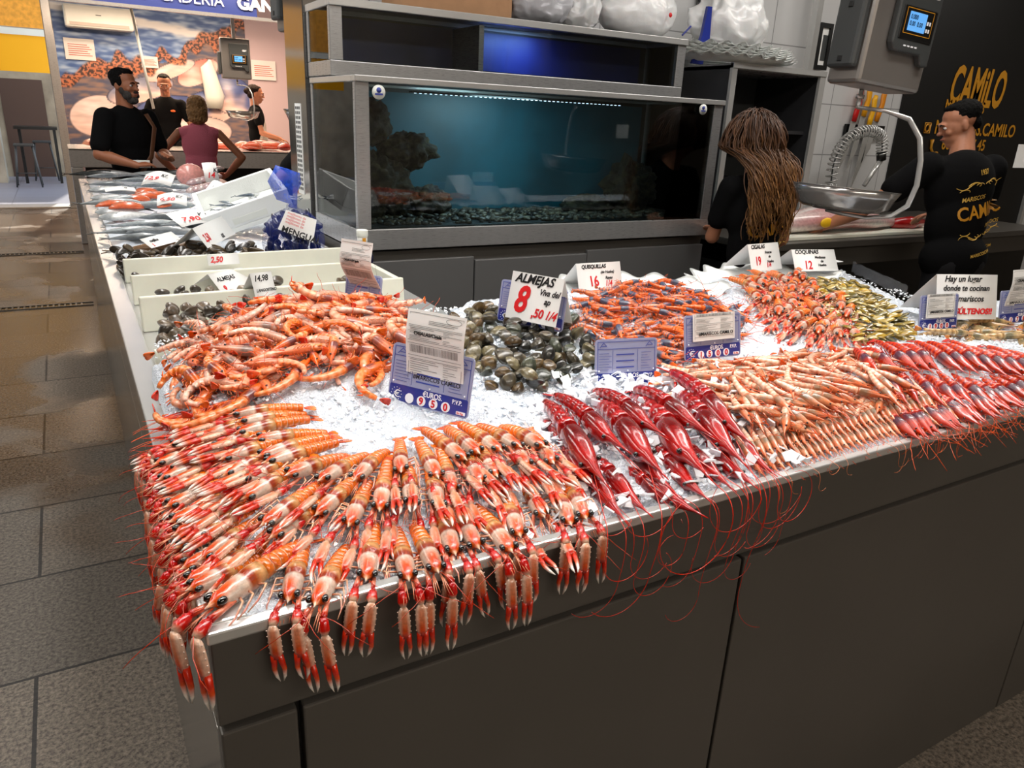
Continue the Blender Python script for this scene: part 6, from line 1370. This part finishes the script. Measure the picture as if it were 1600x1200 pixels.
# ================================================================== things on top of tanks and cabinet
def bag(name, c, sx, sy, sz, seed, lab, mt='white', k=.24, f=7, peak=0):
    mb = MB(); mb.ell((0, 0, 0), (1, 1, 1), nu=90, nv=60)
    for i, v in enumerate(mb.v):
        v = Vector(v); 
        w = Vector((v.x * sx, v.y * sy, v.z * sz)); sv = Vector((seed, 0, 0)); q = 1.1 - k * 1.8 * abs(noise.noise(w * f + sv)) - k * .8 * abs(noise.noise(w * f * 2.3 + sv)) - k * .3 * abs(noise.noise(w * f * 6 + sv))
        z = max(v.z, -.85); w = Vector((v.x * sx * q, v.y * sy * q, (z + .85) * sz * q + peak * max(0, z - .4) * sz)); mb.v[i] = tuple(w)
    o = mb.build(name, M[mt]); o.location = c; return tag(o, lab, 'bag')
M['bagw'] = mat('white_film', (.86, .86, .86), .35, sss=.1, bump=.5, bscale=12, coat=.3); M['bagg'] = mat('greyish_film', (.70, .70, .72), .3, bump=.5, bscale=14, coat=.4)
zt = 2.031
cbx = boxo('cardboard_box', (0, 0, 0), (.55, .25, .12), mat('cardboard', (.66, .50, .36), .8, vary=.08), bevel=.003); cbx.location = (1.36, 3.38, zt); tag(cbx, 'brown cardboard box on top of the upper tank at the left', 'box')
bag('plastic_bag', (2.10, 3.50, zt), .20, .14, .12, 1, 'grey crumpled plastic bag on the upper tank, right of the cardboard box', 'bagg')
bag('plastic_bag', (2.36, 3.50, zt), .13, .12, .12, 2, 'smaller whitish crumpled plastic bag in the middle of the upper tank top', 'bagw')
b3 = bag('plastic_bag', (2.76, 3.52, zt), .24, .13, .14, 3, "large white plastic bag with small red dot at the upper tank's right end", 'bagw', .14, 4)
mb = MB(); mb.ell((.13, -.118, .12), (.012, .004, .012)); mb.build('red_dot', M['red'], b3)
pen = MB(); pen.loft([P(1070, 52, zt + .02) * 1, P(1088, 38, zt + .06) * 1], .004, 6)
p_ = PY(1066, 55, 3.36); pen = MB(); pen.loft([p_, p_ + D((.07, .02, .05))], .005, 8); tag(pen.build('pen', M['blue']), 'thin blue and red pen lying at the right corner of the upper tank', 'pen')
mb = MB(); p_ = PY(1092, 100, 3.5); mb.slab([p_ + D(q) for q in ((-.05, 0, 0), (.03, 0, .0), (.06, 0, .14), (.05, 0, .30), (.02, 0, .30), (-.0, 0, .15))], (0, .02, 0)); tag(mb.build('blue_cloth', M['blue'], smooth=False), 'folded blue plastic hanging between the upper tank and the trays', 'cloth')
for k in range(5):
    scallop('scalloped_tray', (3.52, 3.66, 1.955 + k * .014), .46, .30, .035, f'white scalloped tray in the stack on the grey cabinet, {ORD[k]} from the bottom', lobes=30, rot=k * 3)
bag('plastic_bag', (3.56, 3.64, 2.03), .30, .20, .17, 8, 'big translucent white plastic bag piled on the stack of scalloped trays', 'bagw', .2, 5, .5)
# knives
kr = tag(boxo('magnetic_rack', (0, 0, 0), (.46, .03, .09), M['lead'], bevel=.004), 'black knife rack on the white tiles behind the hanging scale', 'knife rack'); kr.location = PY(1321, 213, 3.96)
def knife(px, py, colr, L_, rot, lab):
    r = tag(empty('knife', PY(px, py, 3.945)), lab, 'knife', 'knives on the rack'); r.rotation_euler = (0, R(rot), 0); r.scale = (1.35, 1.2, 1.2)
    mb = MB(); mb.loft([(0, 0, .0), (0, 0, .05), (.006, 0, .11), (-.006, 0, .16), (0, 0, .19)], [(.018, .011), (.02, .013), (.017, .012), (.021, .013), (.014, .01)], 10, up=(0, 1, 0)); mb.build('handle', mat('handle', colr, .4), r)
    mb = MB(); mb.slab([(-.022, 0, 0), (.022, 0, 0), (.024, 0, -L_ * .6), (-.018, 0, -L_)], (0, .003, 0)); mb.build('blade', M['bright'], r, smooth=False)
knife(1334, 190, (.75, .06, .05), .30, 8, 'red-handled knife, leftmost on the black rack'); knife(1349, 182, (.90, .62, .05), .34, 8, 'yellow-handled knife beside the red one, highest on the rack')
knife(1357, 198, (.92, .68, .08), .40, 6, 'short yellow-handled knife in the middle of the rack'); knife(1369, 190, (.85, .52, .06), .28, 12, 'orange-yellow handled knife, rightmost on the rack')
# coiled tap
tp = tag(empty('spring_tap', PY(1297, 290, 3.75)), 'chrome tap with arched coiled spring hose at the workbench sink', 'tap'); o0 = tp.location.copy()
def Q3(px, py): return PY(px, py, 3.75) - o0
cp = [Q3(1297, 300), Q3(1303, 255), Q3(1318, 225), Q3(1340, 208), Q3(1362, 205), Q3(1377, 215), Q3(1378, 240)]
def cat(p, n=12):
    q = [p[0]] + p + [p[-1]]; out_ = []
    for i in range(len(p) - 1):
        for k in range(n): t = k / n; a, b, c_, d = q[i:i + 4]; out_.append(.5 * ((2 * b) + (c_ - a) * t + (2 * a - 5 * b + 4 * c_ - d) * t * t + (3 * b - a - 3 * c_ + d) * t ** 3))
    return out_ + [p[-1]]
cc_ = cat(cp, 14); mb = MB(); mb.loft(cc_, .006, 8, up=(0, 1, 0)); mb.build('hose', M['grey'], tp)
mb = MB(); hx = []; tl = 32
for i in range(tl * 10 + 1):
    f_ = i / (tl * 10) * (len(cc_) - 1.001); j = int(f_); c = cc_[j].lerp(cc_[j + 1], f_ - j); t = (cc_[j + 1] - cc_[j]).normalized(); n_ = Vector((0, 1, 0)); b_ = t.cross(n_).normalized(); a = i / 10 * 6.283; hx.append(c + (n_ * math.cos(a) + b_ * math.sin(a)) * .040)
mb.loft(hx, .0055, 5, up=(0, 1, 0)); mb.build('spring', M['bright'], tp)
mb = MB(); mb.loft([Q3(1297, 286), Q3(1296, 330)], .022, 12); mb.build('riser', M['bright'], tp)
mb = MB(); mb.loft([Q3(1377, 238), Q3(1377, 250)], .035, 12, up=(0, 1, 0)); mb.build('collar', M['black'], tp); mb = MB(); mb.loft([Q3(1376, 250), Q3(1350, 290)], [.02, .016], 10); mb.build('spray_lever', M['bright'], tp)
# wrapped fish on the board
wf = tag(empty('wrapped_fish', (3.62, 3.12, 1.02)), 'large pale wrapped fish on the cutting board under the hanging pan', 'fish')
mb = MB(); mb.loft([(0, 0, .04), (.10, 0, .06), (.35, .0, .075), (.6, 0, .07), (.85, 0, .06), (1.05, 0, .035), (1.2, 0, .03)], [(.02, .02), (.08, .05), (.12, .07), (.12, .065), (.10, .055), (.05, .035), (.035, .03)], 20, (.80, .66, .64))
for i, v in enumerate(mb.v): q = Vector(v); n = noise.noise(q * 14) * .016; mb.v[i] = (v[0], v[1] + n, v[2] + n); t = .5 + noise.noise(q * 18) * 1.2; mb.c[i] = mix((.86, .82, .80), (.72, .44, .44), sm(t))
mb.build('body', M['fish'], wf)
mb = MB(); mb.ell((.30, -.125, .07), (.055, .01, .03), (.95, .75, .1)); mb.build('yellow_tag', M['attr'], wf)
mb = MB(); mb.loft([(1.1, -.02, .03), (1.25, -.05, .035), (1.42, -.05, .03)], [.03, .045, .02], 10, (.62, .05, .06)); mb.build('tail_end', M['fish'], wf)
# orange-lit goods on the other stall counter
rs = random.Random(3)
for i in range(26):
    x = rs.uniform(.2, 3.1); o = fillet('fish_piece', ((.85, .35, .22), (.80, .25, .18), (.90, .60, .48))[i % 3], rs.uniform(.2, .34), .07, .05); o.location = (x + .2, rs.uniform(10.12, 10.55), 1.075 + rs.uniform(0, .05)); o.rotation_euler = (0, 0, rs.uniform(-.6, .6)); tag(o, ('red' if i % 3 < 2 else 'pale orange') + ' fish piece on the counter of the other stall', 'fish piece', 'red fish pieces, other stall' if i % 3 < 2 else 'pale fish pieces, other stall')
# pendant lamps over the display (their bulbs mirror in the tank glass)
for x, y, z in ((3.0, .5, 2.62), (1.35, .2, 2.75)):
    lp = tag(empty('pendant_lamp', (x, y, z)), 'round metal pendant lamp above the display, ' + ('the right one' if x > 2 else 'the left one'), 'lamp')
    mb = MB(); mb.loft([(0, 0, .10), (0, 0, .07), (0, 0, .0)], [.02, .05, .15], 24, up=(0, 1, 0), cap=False); mb.build('shade', M['bright'], lp); mb = MB(); mb.ell((0, 0, .015), .03); mb.build('bulb', mat('bulb', (1, .62, .25), emit=14), lp); mb = MB(); mb.loft([(0, 0, .1), (0, 0, 1.55)], .004, 6); mb.build('cord', M['black'], lp)
tag(boxo('paper_slip', (0, 0, 0), (.10, .002, .09), M['paper']), 'white slip of paper hanging at the right edge of the photo', 'paper').location = PY(1583, 262, 1.7)
# prototypes never placed are removed
for o in [o for o in SC.objects if o.parent is None and o.type in ('MESH', 'EMPTY') and 'category' not in o and o.get('kind') is None]:
    for c in list(o.children_recursive): bpy.data.objects.remove(c)
    bpy.data.objects.remove(o)
bpy.data.scenes.remove(TMP)
